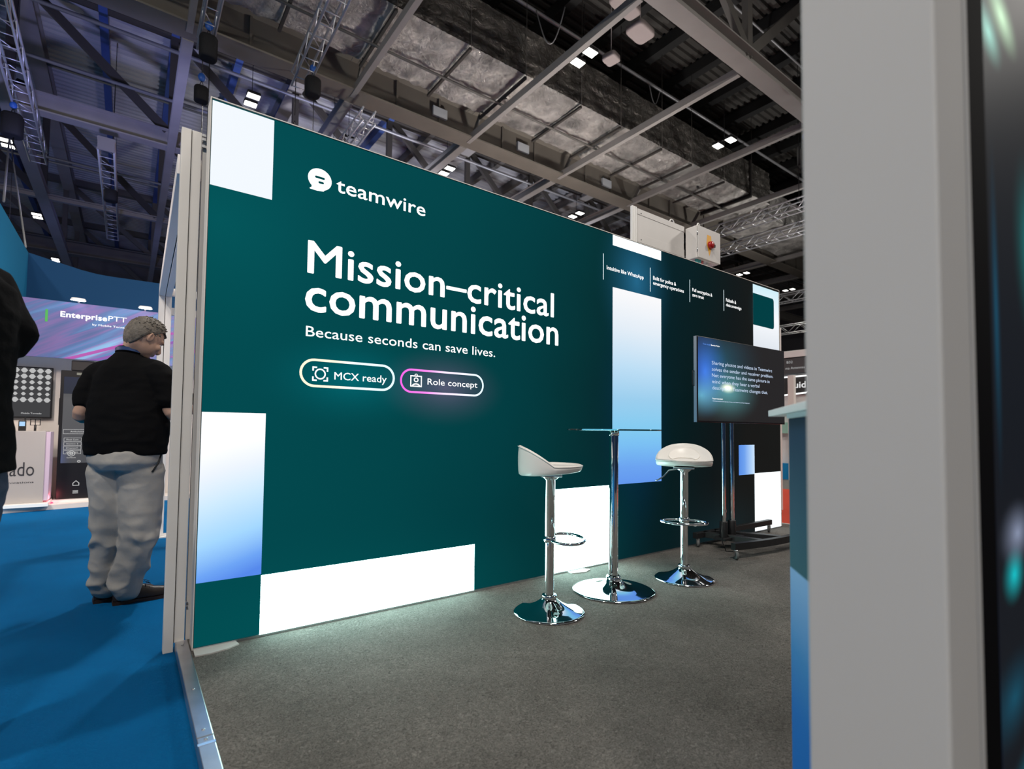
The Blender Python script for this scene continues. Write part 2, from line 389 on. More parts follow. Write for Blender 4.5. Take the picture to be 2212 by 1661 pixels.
# rounded dark teal card on the upper right white block (its code is left out)
b = MB(); pts = [(4.875, 1.858+.27)]; x0, x1, z0, z1, r = 4.886, 5.318, 2.130, 2.462, .035
pts = [(x0, z0)] + [(x1-r+r*math.sin(t), z0+r-r*math.cos(t)) for t in [k*PI/12 for k in range(7)]] + [(x1-r+r*math.cos(t), z1-r+r*math.sin(t)) for t in [k*PI/12 for k in range(7)]] + [(x0, z1)]
b.quad([(x, -.0012, z) for x, z in pts]); b.build('dark_card_print', emit('teal_card_print', (.001, .05, .058), 1), box)
# aluminium frame round the fabric
b = MB(); b.box((-.005, -.003, .0), (0, .10, LH)); b.build('frame_side', M_post, box)
b = MB(); b.box((LW, -.003, .0), (LW+.005, .10, LH)); b.build('frame_side', M_post, box)
b = MB(); b.box((-.005, -.003, LH), (LW+.005, .10, LH+.005)); b.build('frame_top', M_post, box)
b = MB(); b.box((0, -.012, 0.0002), (LW, -.0016, .011)); b.build('frame_foot_rail', M_steel, box)
b = MB(); b.box((0, .004, .0), (LW, .098, LH)); b.build('backing_board', M_dark, box)
for x, z in ((-.008, 1.2),):
    b = MB(); b.box((-.0008, -.0036, .0), (.0014, -.0005, LH)); b.build('edge_seal', M_darkgap, box)
U, V = (1, 0, 0), (0, 0, 1)
def T(body, x, z, cap, x1, bold=.0, m_=M_textw, name='lettering'):
    return text(name, body, m_, box, (x-LX, -.0005, z), U, V, cap, x1-x, bold, depth=.001)
T('teamwire', .866, 2.292, .080, 1.397, .009)
T('Mission–critical', .729, 1.826, .171, 2.425, .0125)
T('communication', .722, 1.627, .184, 2.469, .0125)
T('Because seconds can save lives.', .727, 1.491, .054, 1.920, .004)
T('MCX ready', .879, 1.275, .040, 1.173, .006)
T('Role concept', 1.432, 1.281, .037, 1.785, .006)
T('Intuitive like WhatsApp', 2.974, 2.281, .031, 3.417, .014)
T('Built for police &', 3.542, 2.304, .031, 3.858, .014)
T('emergency operations', 3.542, 2.261, .030, 3.972, .014)
T('Full encryption &', 4.102, 2.298, .030, 4.418, .014)
T('zero trust', 4.102, 2.252, .030, 4.281, .014)
T('Failsafe &', 4.656, 2.292, .032, 4.835, .014)
T('data sovereign', 4.656, 2.246, .030, 4.932, .014)
M_line = emit('lit_thin_rule', (.8, .95, 1), 1.1)
for x in (2.931, 3.5, 4.059, 4.612):
    b = MB(); b.quad([(x-LX, -.0015, 2.192), (x-LX+.007, -.0015, 2.192), (x-LX+.007, -.0015, 2.397), (x-LX, -.0015, 2.397)]); b.build('rule_line', M_line, box)
# speech bubble emblem: a disc with two slots and a tail
b = MB(); cx, cz = .778-LX, 2.332; segs = 48
def ring_pts(cx, cz, rx, rz, n, a0=0, a1=2*PI): return [(cx+rx*math.cos(a0+(a1-a0)*k/n), cz+rz*math.sin(a0+(a1-a0)*k/n)) for k in range(n+1)]
b.quad([(x, -.0014, z) for x, z in ring_pts(cx, cz, .0615, .0575, 47)][:48])
b.quad([(x, -.0013, z) for x, z in [(cx-.043, 2.279), (cx-.050, 2.276), (cx-.052, 2.2715), (cx-.048, 2.269), (cx-.012, 2.268), (cx+.02, 2.272), (cx+.03, 2.285), (cx-.02, 2.305), (cx-.040, 2.296)]])
b.build('bubble_emblem', M_textw, box)
def slot(x0, x1, zc, h, m_, par, y=-.0020):
    b = MB(); r = h/2; P = [(x0+r+r*math.cos(t), zc+r*math.sin(t)) for t in [PI/2+k*PI/8 for k in range(9)]] + [(x1-r+r*math.cos(t), zc+r*math.sin(t)) for t in [-PI/2+k*PI/8 for k in range(9)]]
    b.quad([(x, y, z) for x, z in P]); return b.build('emblem_slot', m_, par)
M_slot = emit('teal_slot_print', (0, .055, .06), 1)
slot(.752-LX, .803-LX, 2.341, .012, M_slot, box); slot(.770-LX, .799-LX, 2.316, .012, M_slot, box)
# outlined pill buttons with icons
def pill(x0, x1, z0, z1, t, stops, name):
    m_ = ramp_emit(name, stops, 'X', x0, x1, strength=1.15)[0]
    b = MB(); r = (z1-z0)/2; zc = (z0+z1)/2
    def outl(r_): return [(x0+r+r_*math.cos(a), zc+r_*math.sin(a)) for a in [PI/2+k*PI/16 for k in range(17)]] + [(x1-r+r_*math.cos(a), zc+r_*math.sin(a)) for a in [-PI/2+k*PI/16 for k in range(17)]]
    A, B = outl(r), outl(r-t); n = len(A)
    for i in range(n):
        j = (i+1) % n
        b.quad([(A[i][0], -.0014, A[i][1]), (A[j][0], -.0014, A[j][1]), (B[j][0], -.0014, B[j][1]), (B[i][0], -.0014, B[i][1])])
    b.build('pill_outline', m_, box)
pill(.700-LX, 1.223-LX, 1.227, 1.377, .013, [(0, (1, .86, .66)), (.35, (1, .88, .70)), (.6, (.8, .95, 1)), (1, (.75, .95, 1))], 'cream_to_ice_outline')
pill(1.255-LX, 1.834-LX, 1.225, 1.368, .012, [(0, (.85, .12, .75)), (.3, (.9, .25, .8)), (.5, (.95, .75, 1)), (1, (.75, .95, 1))], 'pink_to_ice_outline')
def stroke(pts, t, closed=True, name='icon', y=-.0014):
    b = MB(); n = len(pts)
    for i in range(n if closed else n-1):
        p0 = Vector((pts[i][0], pts[i][1])); p1 = Vector((pts[(i+1) % n][0], pts[(i+1) % n][1])); d = (p1-p0).normalized(); q = Vector((-d.y, d.x))*t/2; e = d*t/2
        P = [p0-e-q, p1+e-q, p1+e+q, p0-e+q]; b.quad([(a.x, y-.00001*i, a.y) for a in P])
    return b
i1x, i1z = .805-LX, 1.298
b = stroke(ring_pts(i1x, i1z, .025, .025, 24)[:24], .007); b.build('icon', M_textw, box)
for sx in (-1, 1):
    for sz in (-1, 1):
        stroke([(i1x+sx*.021, i1z+sz*.034), (i1x+sx*.037, i1z+sz*.034), (i1x+sx*.037, i1z+sz*.019)], .008, False).build('icon', M_textw, box)
i2x, i2z = 1.357-LX, 1.298
stroke([(i2x-.034, i2z-.032), (i2x+.034, i2z-.032), (i2x+.034, i2z+.028), (i2x-.034, i2z+.028)], .007).build('icon', M_textw, box)
stroke(ring_pts(i2x, i2z+.006, .012, .011, 16)[:16], .006).build('icon', M_textw, box)
stroke(ring_pts(i2x, i2z-.034, .024, .016, 12, .25, PI-.25), .007, False).build('icon', M_textw, box)
stroke(ring_pts(i2x, i2z+.033, .008, .007, 12)[:12], .004).build('icon', M_textw, box)

# white floor plates under the light wall
b = MB()
P = [(.272, 2.776), (.442, 2.776), (.452, 2.725), (.40, 2.695), (.33, 2.683), (.272, 2.690)]
def plate(P, name, label, h=.006):
    b = MB(); bot = [b.bm.verts.new((x, y, 0.0002)) for x, y in P]; top = [b.bm.verts.new((x, y, h)) for x, y in P]
    b.bm.faces.new(top[::-1]); b.bm.faces.new(bot)
    for i in range(len(P)): j = (i+1) % len(P); b.bm.faces.new((bot[i], top[i], top[j], bot[j]))
    bmesh.ops.recalc_face_normals(b.bm, faces=b.bm.faces[:])
    o = b.build(name, mat('plate_paint', (.5, .49, .47), .5)); tag(o, label, 'floor plate'); return o
plate(P, 'foot_plate', 'white foot plate on the carpet at the left corner of the backlit wall')
plate([(2.565, 2.772), (2.72, 2.772), (2.745, 2.715), (2.67, 2.685), (2.56, 2.715)], 'foot_plate', 'white foot plate under the wall between the left stool and the table')

# ================================================================== PARTITION BEHIND THE LIGHT WALL (profile posts) 
part = thing('partition_wall', 'grey-white aluminium partition end standing behind the left edge of the backlit wall', 'partition', (.165, 2.915, 0))
b = MB(); b.box((0, 0, -.04), (.0405, .055, 2.462)); b.build('profile_post', M_post, part, bevel=.002)
b = MB(); b.box((.0435, .004, 0), (.084, .055, 2.462)); b.build('profile_post', M_post, part, bevel=.002)
b = MB(); b.box((.0405, .012, 0), (.0435, .05, 2.46)); b.build('groove', M_darkgap, part)
b = MB(); b.box((.090, .02, 0), (5.55, .055, 2.44)); b.build('panel', M_cream, part)
for z in (2.425, 2.445, 2.39):
    b = MB(); b.box((.084, .0, z), (.102, .03, z+.012)); b.build('connector', M_steel, part)
for z in (.16, .18): 
    b = MB(); b.box((.084, .0, z), (.090, .01, z+.008)); b.build('connector', M_steel, part)
# white open side frame running away from the camera
fr = thing('side_frame', 'white open aluminium frame with tall post behind the partition beside the standing man', 'frame', (.25, 5.97, -.04))
M_frame = mat('pearl_white_profile', (.84, .79, .75), .5, 0, spec=.2)
b = MB(); b.box((-.045, 0, .012), (.004, .10, 2.31)); b.build('post', M_frame, fr, bevel=.003)
b = MB(); b.box((.009, .0, .012), (.058, .10, 2.31)); b.build('post', M_frame, fr, bevel=.003)
b = MB(); b.box((.004, .012, .012), (.009, .09, 2.30)); b.build('groove', M_darkgap, fr)
b = MB(); b.box((-.06, -.05, 0), (.13, .16, .010)); b.build('base_plate', M_white, fr)
b = MB(); b.bar((-.0205, .10, 2.36), (-.068, -2.95, 2.36), .049, .10); b.build('top_rail', M_frame, fr, bevel=.003)
b = MB(); b.bar((.0335, .10, 2.36), (-.014, -2.95, 2.36), .049, .10); b.build('top_rail', M_frame, fr, bevel=.003)
for z, x1 in ((2.33, .9), (2.14, .9)):
    b = MB(); b.box((.058, .02, z), (x1, .07, z+.07)); b.build('cross_rail', M_frame, fr, bevel=.002)

# ================================================================== BAR STOOLS
def smooth(t): return t*t*(3-2*t)
def make_stool(label, loc, rz):
    """local +Y is the front of the seat"""
    t = thing('bar_stool', label, 'bar stool', loc, rz, 'white chrome bar stools')
    b = MB()
    b.lathe([(0, .001), (.197, .001), (.2, .004), (.199, .008), (.185, .012), (.150, .020), (.110, .034), (.075, .052), (.052, .068), (.040, .080), (.0365, .092), (.036, .098), (.031, .1)], 72)
    b.build('base', M_chrome, t)
    b = MB(); b.lathe([(.0395, .076), (.0415, .079), (.0415, .094), (.0395, .098), (.027, .100)], 40); b.build('collar', M_chrome, t)
    b = MB(); b.lathe([(.0255, .094), (.0255, .44)], 36); b.build('column', M_chrome, t)
    b = MB(); b.lathe([(.0262, .385), (.0285, .385), (.029, .388), (.029, .735), (.045, .745), (.052, .757), (.052, .765), (0, .765)], 36); b.build('gas_lift_sleeve', M_chrome, t)
    # foot rest: oval ring in front with a clamp
    b = MB(); P = []
    for k in range(48):
        a = 2*PI*k/48; P.append((.150*math.sin(a), .098-.098*math.cos(a)+(.0), .405))
    P = [(x, y-.002 if y > .02 else y*.6+.004, z) for x, y, z in P]
    b.tube(P, .0085, 10, closed=True); b.build('footrest', M_chrome, t)
    b = MB(); b.lathe([(.0315, .388), (.036, .392), (.036, .418), (.0315, .422)], 32); b.build('footrest_clamp', M_chrome, t)
    # seat shell: swept rim that rises to the back
    def rim(a):   # a=0 front, PI back
        bk = (1-math.cos(a))/2
        x = .195*math.sin(a)*(1-.06*bk)
        y = .182*math.cos(a) - .0
        hh_ = max(0, -math.cos(a)); z = .824 + .106*(1.3*hh_-.3*hh_*hh_)
        return Vector((x, y, z)), bk
    n = 64; rows = []
    prof_n = 26
    bm = MB()
    rings = []
    # outer underside -> rim -> inner basin
    for j in range(prof_n+1):
        s = j/prof_n; row = []
        for k in range(n):
            a = 2*PI*k/n; p_, bk = rim(a); wall = smooth(max(0, min(1, (bk-.30)/.5)))
            d = Vector((p_.x, p_.y, 0)); L = d.length; dn = d/L
            bz = .762 + .022*(1-bk)*.9
            if s < .22:   # underside from centre outwards
                q = s/.22; pos = dn*(L*.93*q*.99) + Vector((0, 0, bz-.002+.010*q*q*(1-bk)))
            elif s < .30:
                q = (s-.22)/.08; pos = dn*(L*(.92+.065*math.sin(q*PI/2))) + Vector((0, 0, bz+.018*(1-math.cos(q*PI/2))+.008*(1-bk)))
            elif s < .52:
                q = (s-.30)/.22; z0 = bz+.018+.008*(1-bk); pos = dn*(L*(.985+.015*math.sin(q*PI))) + Vector((0, 0, z0+(p_.z-.010-z0)*q))
            elif s < .64:
                q = (s-.52)/.12; pos = dn*(L*(.985-.075*(1-math.cos(q*PI))*.5)) + Vector((0, 0, p_.z-.010+.011*math.sin(q*PI)))
            else:
                q = (s-.64)/.36
                z1 = p_.z-.010; zc = .812
                f = 1-q
                ss = smooth(max(0, min(1, (f-.30-.25*(1-wall))/(.70-.25*(1-wall)*1)))) if wall > 0 else 0
                hh = (1-q)
                prof = (hh**(2.6)) if wall > .02 else (hh**2.0)
                pos = dn*(L*.91*(1-q)) + Vector((0, 0, zc + (z1-zc)*prof))
            row.append(bm.bm.verts.new(pos))
        rings.append(row)
    for A, B in zip(rings, rings[1:]):
        for k in range(n):
            f = bm.bm.faces.new((A[k], A[(k+1) % n], B[(k+1) % n], B[k])); f.smooth = True
    bmesh.ops.remove_doubles(bm.bm, verts=bm.bm.verts[:], dist=.0004)
    bmesh.ops.recalc_face_normals(bm.bm, faces=bm.bm.faces[:])
    seat = bm.build('seat', M_seat, t)
    # raised pad on the inside of the back
    b = MB(); G = []
    for i in range(15):
        a = PI + (i/14-.5)*2*1.22; row = []
        for j in range(9):
            q = j/8; p_, bk = rim(a); wid = math.cos((i/14-.5)*PI*.98)**.42
            d = Vector((p_.x, p_.y, 0)); L = d.length; dn = d/L
            hh = .60+.27*q*wid if True else 0
            hh = .46 + (.93-.46)*q*wid
            zc = .812; z1 = p_.z-.010
            pos = dn*(L*.91*hh) + Vector((0, 0, zc+(z1-zc)*hh**2.6+.0035))
            row.append(b.bm.verts.new(pos))
        G.append(row)
    for i in range(14):
        for j in range(8):
            f = b.bm.faces.new((G[i][j], G[i][j+1], G[i+1][j+1], G[i+1][j])); f.smooth = True
    so = b.build('back_pad', M_seat2, seat); so.modifiers.new('s', 'SOLIDIFY').thickness = .004; so.modifiers['s'].offset = 0; bake(so)
    # piping along the rim and a side seam
    b = MB(); b.tube([rim(2*PI*k/64)[0]*1+Vector((0, 0, -.006))+Vector((rim(2*PI*k/64)[0].x, rim(2*PI*k/64)[0].y, 0)).normalized()*.0002 for k in range(64)], .0028, 6, closed=True); b.build('piping', M_seat, seat)
    # lever
    b = MB(); b.tube([(.03, 0, .755), (.10, .0, .742), (.135, .0, .70), (.175, .0, .672), (.19, 0, .668)], .005, 8); b.build('height_lever', M_steel, t)
    b = MB(); b.box((-.07, -.06, .757), (.07, .06, .770)); b.build('mount_plate', M_steel, t, bevel=.004)
    return t
def az_rot(az): return -math.radians(az)      # local +Y pointing at azimuth az (clockwise from world +Y)
make_stool('white bar stool left of the glass table, seen from its side', (1.925, 2.224, 0), az_rot(124))
make_stool('white bar stool right of the glass table, its seat facing forward', (3.120, 2.185, 0), az_rot(236))

# ================================================================== BAR TABLE
t = thing('bar_table', 'tall round glass bar table with one chrome column between the two white stools', 'table', (2.520, 2.288, 0))
b = MB(); b.lathe([(0, .001), (.256, .001), (.26, .004), (.259, .008), (.235, .011), (.18, .016), (.125, .026), (.085, .042), (.060, .060), (.046, .076), (.042, .090), (.041, .096), (.035, .099)], 96); b.build('base', M_chrome, t)
b = MB(); b.lathe([(.045, .070), (.047, .074), (.047, .088), (.043, .094), (.031, .097)], 48); b.build('collar', M_chrome, t)
b = MB(); b.lathe([(.0295, .09), (.0295, 1.01)], 48); b.build('column', M_chrome, t)
b = MB(); b.lathe([(.030, .985), (.0345, .985), (.0345, 1.017), (.0, 1.017)], 48); b.build('top_collar', M_chrome, t)
b = MB(); b.lathe([(0, 1.017), (.296, 1.017), (.300, 1.019), (.300, 1.024), (.296, 1.026), (0, 1.026)], 96); b.build('glass_top', M_glass, t)
b = MB(); b.tube([(-.030, 0, .985), (-.045, -.01, .985)], .003, 8); b.build('set_screw', M_chrome, t)

# ================================================================== SCREEN ON WHEELED STAND
ang = math.atan2(2.424-2.469, 5.069-3.714)
tv = thing('display_screen', 'large dark flat screen showing a white quotation, mounted on the wheeled stand', 'screen', (3.714, 2.469, 1.094), ang)
TW, TH = 1.3558, .707
b = MB(); b.box((0, 0, 0), (TW, .035, TH)); b.build('casing', M_black, tv, bevel=.003)
b = MB(); b.box((.0, .006, .0), (-.004, .034, TH)); b.build('side_band', mat('satin_side_band', (.25, .27, .29), .3, .8), tv)
b = MB(); b.quad([(.006, -.001, .012), (TW-.006, -.001, .012), (TW-.006, -.001, TH-.006), (.006, -.001, TH-.006)])
m, nt, out, em, cr = ramp_emit('screen_picture', [(0, (.015, .013, .012)), (1, (.015, .013, .012))], 'Z', 0, 1, gloss=.12)
p = cr.outputs[0]
p = glow(nt, .10, .42, .36, .42, (.035, .16, .75), 1.0, p)
p = glow(nt, .30, .55, .75, .42, (.0, .055, .09), 1.1, p)
p = glow(nt, .42, .27, .55, .30, (.10, .33, .36), 1.0, p)
p = glow(nt, .05, .22, .35, .22, (.12, .40, .42), .8, p)
p = glow(nt, .42, .30, .14, .055, (1.6, 1.5, 1.0), 1.2, p)
nt.links.new(p, em.inputs[0]); b.build('screen_glass', m, tv)
def TT(body, x, z, cap, x1, bold=0, m_=M_textw): text('lettering', body, m_, tv, (x, -.0013, z-1.094), (1, 0, 0), (0, 0, 1), cap, x1-x, bold, depth=.0006)
M_ttext = emit('screen_lettering', (.62, .74, .95), 1)
TT('Sharing photos and videos in Teamwire', .192, 1.580, .030, 1.131, .0, M_ttext)
TT('solves the sender and receiver problem.', .192, 1.527, .030, 1.149, .0, M_ttext)
TT('Not everyone has the same picture in', .193, 1.476, .030, 1.086, .0, M_ttext)
TT('mind when they hear a verbal', .195, 1.423, .030, .913, .0, M_ttext)
TT('description. Teamwire changes that.', .197, 1.371, .030, 1.051, .0, M_ttext)
TT('Superintendent', .199, 1.289, .012, .345, .012)
TT('Chief Superintendent in the Operations Division at the Middle Franconia Police Headquarters', .199, 1.270, .009, .752, .006, M_ttext)
TT('Case study', .071, 1.736, .012, .175, .0, emit('blue_screen_lettering', (.15, .35, 1), 1)); TT('Bavarian Police', .182, 1.736, .012, .302, .012)
b = MB(); b.tube([(-.004, .03, .30), (-.016, .035, .30), (-.018, .036, .32), (-.018, .036, .40), (-.016, .035, .42), (-.004, .03, .42)], .003, 8); b.build('carry_handle', M_blackm, tv)

st = thing('screen_stand', 'black wheeled stand with twin chrome poles carrying the large screen', 'stand', (4.245, 2.53, 0), ang)
for x in (-.062, .062):
    b = MB(); b.lathe([(.021, .20), (.021, 1.66)], 28, (x, 0, 0)); b.build('pole', M_chrome, st)
    b = MB(); b.lathe([(0, .105), (.032, .105), (.033, .11), (.033, .235), (.031, .24), (.022, .24)], 24, (x, 0, 0)); b.build('pole_socket', M_blackm, st)
    b = MB(); b.tube([(x+.033, 0, .17), (x+.052, 0, .17)], .006, 8); b.build('lock_bolt', M_steel, st)
b = MB(); b.box((-.20, -.025, 1.30), (.20, -.0205, 1.62)); b.box((-.10, -.0205, 1.38), (.10, -.018, 1.54)); b.build('mount_bracket', M_blackm, st)
b = MB(); b.box((-.07, -.018, .32), (-.055, -.026, .345)); b.build('cable_clip', M_steel, st)
b = MB(); b.tube([(-.48+.96*k/16, -.30-.055*math.sin(PI*k/16)*1.2+.03, .105) for k in range(17)], .001, 4)
b = MB()
for k in range(16):
    def fp(k): return Vector((-.31+1.28*k/16, -.245-.075*math.sin(PI*k/16), .098))
    b.bar(fp(k), fp(k+1)+(fp(k+1)-fp(k))*.04, .045, .055)
b.build('front_foot', M_blackm, st)
b = MB(); b.bar((-.20, .19, .098), (1.08, .215, .098), .045, .05); b.build('rear_foot', M_blackm, st, bevel=.003)
for x0, x1 in ((-.06, .05), (.10, .34)):
    b = MB(); b.bar((x0, .20, .098), (x1, -.285, .098), .055, .05); b.build('centre_beam', M_blackm, st, bevel=.003)
b = MB(); b.box((-.13, -.06, .085), (.16, .06, .107)); b.build('socket_plate', M_blackm, st, bevel=.003)
def caster(x, y, yaw):
    c = MB(); c.lathe([(0, .074), (.015, .074), (.015, .070), (.006, .068), (0, .068)], 16, (x, y, 0)); 
    rot = Matrix.Rotation(yaw, 3, 'Z'); org = Vector((x, y, 0))
    for s in (-1, 1): c.box((x-.022, y+s*.0135-.0015, .028), (x+.006, y+s*.0135+.0015, .070), rot, org)
    c.box((x-.022, y-.015, .066), (x+.012, y+.015, .070), rot, org)
    co = c.build('caster', M_steel, st)
    c = MB(); c.lathe([(0, -.010), (.012, -.011), (.022, -.009), (.030, -.011), (.032, -.006), (.032, .006), (.030, .011), (.022, .009), (.012, .011), (0, .010)], 28)
    bmesh.ops.transform(c.bm, matrix=Matrix.Translation((x, y, .0325)) @ Matrix.Rotation(yaw, 4, 'Z') @ Matrix.Translation((-.012, 0, 0)) @ Matrix.Rotation(PI/2, 4, 'X'), verts=c.bm.verts[:])
    c.build('wheel', M_rubber, co)
caster(-.300, -.262, .9); caster(-.165, .185, .7); caster(.95, -.262, .9); caster(1.04, .205, .4)
cab = MB(); cab.tube([(4.21, 2.56, .36), (4.17, 2.53, .30), (4.10, 2.50, .17), (4.08, 2.48, .08), (4.10, 2.46, .008), (4.14, 2.45, .006), (4.17, 2.41, .006), (4.12, 2.40, .006)], .004, 8)
tag(cab.build('power_cable', M_black), 'thin black power cable hanging from the screen stand poles down to the carpet', 'cable')

# ================================================================== CONTROL CABINET BEHIND THE LIGHT WALL
c = thing('equipment_cabinet', 'pale grey flat cabinet standing behind the top of the backlit wall', 'cabinet', (3.533, 3.0, 2.46))
M_cab = mat('grey_cabinet_paint', (.60, .575, .55), .45, 0, vary=(6, .03))
b = MB(); b.box((.07, .0, .24), (.765, .03, .545)); b.build('body', M_cab, c, bevel=.004)
b = MB(); b.box((.07, -.003, .50), (.765, .0, .552)); b.build('lid_strip', M_cab, c, bevel=.001)
b = MB(); b.box((.07, -.004, .2475), (.765, .0, .325)); b.build('lower_strip', M_cab, c, bevel=.001)
for x in (0.0, .022, .044):
    b = MB(); b.box((x, -.006, -.02), (x+.018, .02, .56)); b.build('upright_profile', M_white, c, bevel=.003)
for z in (.515, .275):
    b = MB(); b.tube([(.12, -.004, z), (.12, -.007, z)], .005, 10); b.build('screw', M_blackm, c)
for x in (.30, .62):
    b = MB(); b.box((x, .005, -.02), (x+.05, .03, .24)); b.build('support_leg', M_cab, c)
b = MB(); b.tube([(.60+.035*math.cos(a), .02, .545+.045*math.sin(a)) for a in [PI*k/10 for k in range(11)]], .006, 8); b.build('cable_loop', M_white, c)
iso = thing('isolator_box', 'grey steel switch box with red rotary isolator knob on yellow plate', 'switch box', (4.302, 2.862, 2.675))
b = MB(); b.box((0, 0, 0), (.372, .125, .315)); b.build('enclosure', M_cab, iso, bevel=.006)
b = MB(); b.box((.004, -.014, .004), (.378, -.003, .311)); b.build('door_panel', M_cab, iso, bevel=.003)
b = MB(); b.tube([(.0, -.006, .06), (.0, -.006, .10)], .005, 8); b.build('hinge', M_steel, iso); b = MB(); b.tube([(.0, -.006, .22), (.0, -.006, .26)], .005, 8); b.build('hinge', M_steel, iso)
b = MB(); b.quad([(.150, -.0150, .250), (.215, -.0150, .250), (.228, -.0150, .165), (.212, -.0150, .10), (.185, -.0150, .045), (.165, -.0150, .10), (.138, -.0150, .165)])
b.build('warning_plate', mat('yellow_plate_paint', (.80, .40, .03), .45), iso)
b = MB(); b.lathe([(0, .034), (.024, .034), (.032, .028), (.037, .012), (.039, 0)], 28)
bmesh.ops.transform(b.bm, matrix=Matrix.Translation((.196, -.0155, .155)) @ Matrix.Rotation(PI/2, 4, 'X'), verts=b.bm.verts[:]); b.build('rotary_knob', mat('red_knob_plastic', (.32, .006, .006), .25), iso)
b = MB(); b.box((.225, -.040, .140), (.255, -.016, .168)); b.build('knob_latch', M_blackm, iso, bevel=.003)
b = MB(); b.tube([(.10+.022*math.cos(a), .05, .315+.055*math.sin(a)) for a in [PI*k/12 for k in range(13)]], .006, 8); b.build('cable_loop', M_white, iso)
b = MB(); b.box((.20, .03, -.088), (.24, .08, .0)); b.build('support_leg', M_cab, iso)
for k, (x, col) in enumerate([(.05, (.05, .3, .3)), (.09, (.08, .35, .38)), (.13, (.45, .12, .12))]):
    b = MB(); b.lathe([(0, .0), (.013, .0), (.015, .012), (.015, .03), (.018, .032), (.018, .05)], 20, (x, .035, -.05)); b.build('cable_gland', mat('gland_%s' % ('teal', 'blue', 'red')[k], col, .4), iso)

# ================================================================== COUNTER AT THE RIGHT
K = 1.0755   # scale of the counter's place
cor = Vector((1.552, .791, 0)); du = Vector((-.825, -.565, 0)).normalized(); dn = Vector((.565, -.825, 0)).normalized()
cth = thing('reception_counter', 'dark blue counter with pale blue diagonal base print and thin white top', 'counter', (0, 0, 0))
def prism(P, z0, z1):
    b = MB(); lo = [b.bm.verts.new((p.x, p.y, z0)) for p in P]; hi = [b.bm.verts.new((p.x, p.y, z1)) for p in P]
    b.bm.faces.new(lo); b.bm.faces.new(hi)
    for i in range(len(P)): j = (i+1) % len(P); b.bm.faces.new((lo[i], lo[j], hi[j], hi[i]))
    bmesh.ops.recalc_face_normals(b.bm, faces=b.bm.faces[:]); return b
prism([cor, cor+du*.64, cor+du*.64+dn*.21, cor+dn*.21], 1.063, 1.081).build('counter_top', M_white, cth, bevel=.0015)
bp0 = cor+du*.211+dn*.02
def counter_print():
    m, nt, out = nodes_of('counter_blue_print')
    b = nt.nodes.new('ShaderNodeBsdfPrincipled'); b.inputs['Roughness'].default_value = .75; b.inputs['Specular IOR Level'].default_value = .12; nt.links.new(b.outputs[0], out.inputs[0])
    tc = nt.nodes.new('ShaderNodeTexCoord'); sp = nt.nodes.new('ShaderNodeSeparateXYZ'); nt.links.new(tc.outputs['Object'], sp.inputs[0])
    # height of the diagonal rises along the counter
    mu = nt.nodes.new('ShaderNodeMath'); mu.operation = 'MULTIPLY_ADD'; mu.inputs[1].default_value = .11; nt.links.new(sp.outputs['X'], mu.inputs[0]); nt.links.new(sp.outputs['Z'], mu.inputs[2])
    mr = nt.nodes.new('ShaderNodeMapRange'); mr.inputs[1].default_value = .0; mr.inputs[2].default_value = 1.2; nt.links.new(mu.outputs[0], mr.inputs[0])
    cr = nt.nodes.new('ShaderNodeValToRGB'); nt.links.new(mr.outputs[0], cr.inputs[0]); el = cr.color_ramp.elements
    st = [(0, (.0, .10, .42)), (.40, (.0, .13, .47)), (.52, (.03, .20, .50)), (.685, (.20, .38, .66)), (.687, (.0, .065, .10)), (.78, (.0, .055, .105)), (.95, (.0, .028, .075)), (1, (.0, .024, .06))]
    while len(el) > 1: el.remove(el[0])
    el[0].position = 0; el[0].color = (*st[0][1], 1)
    for p, c in st[1:]: e = el.new(p); e.color = (*c, 1)
    nt.links.new(cr.outputs[0], b.inputs['Base Color']); return m
prism([bp0, bp0+du*.43, bp0+du*.43+dn*.165, bp0+dn*.165], .0, 1.052).build('counter_body', counter_print(), cth, bevel=.002)
prism([bp0-dn*.004, bp0+du*.43-dn*.004, bp0+du*.43+dn*.16, bp0+dn*.16], 1.052, 1.063).build('light_channel', M_white, cth)

# ================================================================== NEAR POST AND SCREEN WALL AT THE RIGHT EDGE
pz = thing('display_post', 'wide pale grey upright post close to the viewer at the right', 'post', (.75, .18, 0))
M_near = mat('satin_grey_panel', (.58, .56, .53), .85, 0, bump=(700, .08, .0005), vary=(3, .015), spec=.08)
b = MB(); b.box((0, 0, 0), (.122, .151, 2.6)); b.build('panel', M_near, pz, bevel=.004, seg=3)
b = MB(); b.box((.124, -.002, 0), (.135, .1, 2.6)); b.build('edge_profile', M_near, pz, bevel=.002)
sw = thing('screen_wall', 'black glossy screen panel with blue and teal picture at the far right edge', 'screen', (.886, .182, 0))
b = MB(); b.box((0, 0, 0), (.105, .014, 2.6)); b.build('bezel', M_matte, sw, bevel=.002)
b = MB(); b.box((.105, .002, 0), (.70, .014, 2.6)); m, nt, out, em, cr = ramp_emit('dark_blue_moving_picture', [(0, (.004, .006, .010)), (1, (.004, .006, .010))], 'Z', 0, 1, gloss=.6)
nt.nodes['Principled BSDF'].inputs['Specular IOR Level'].default_value = .02
p = cr.outputs[0]
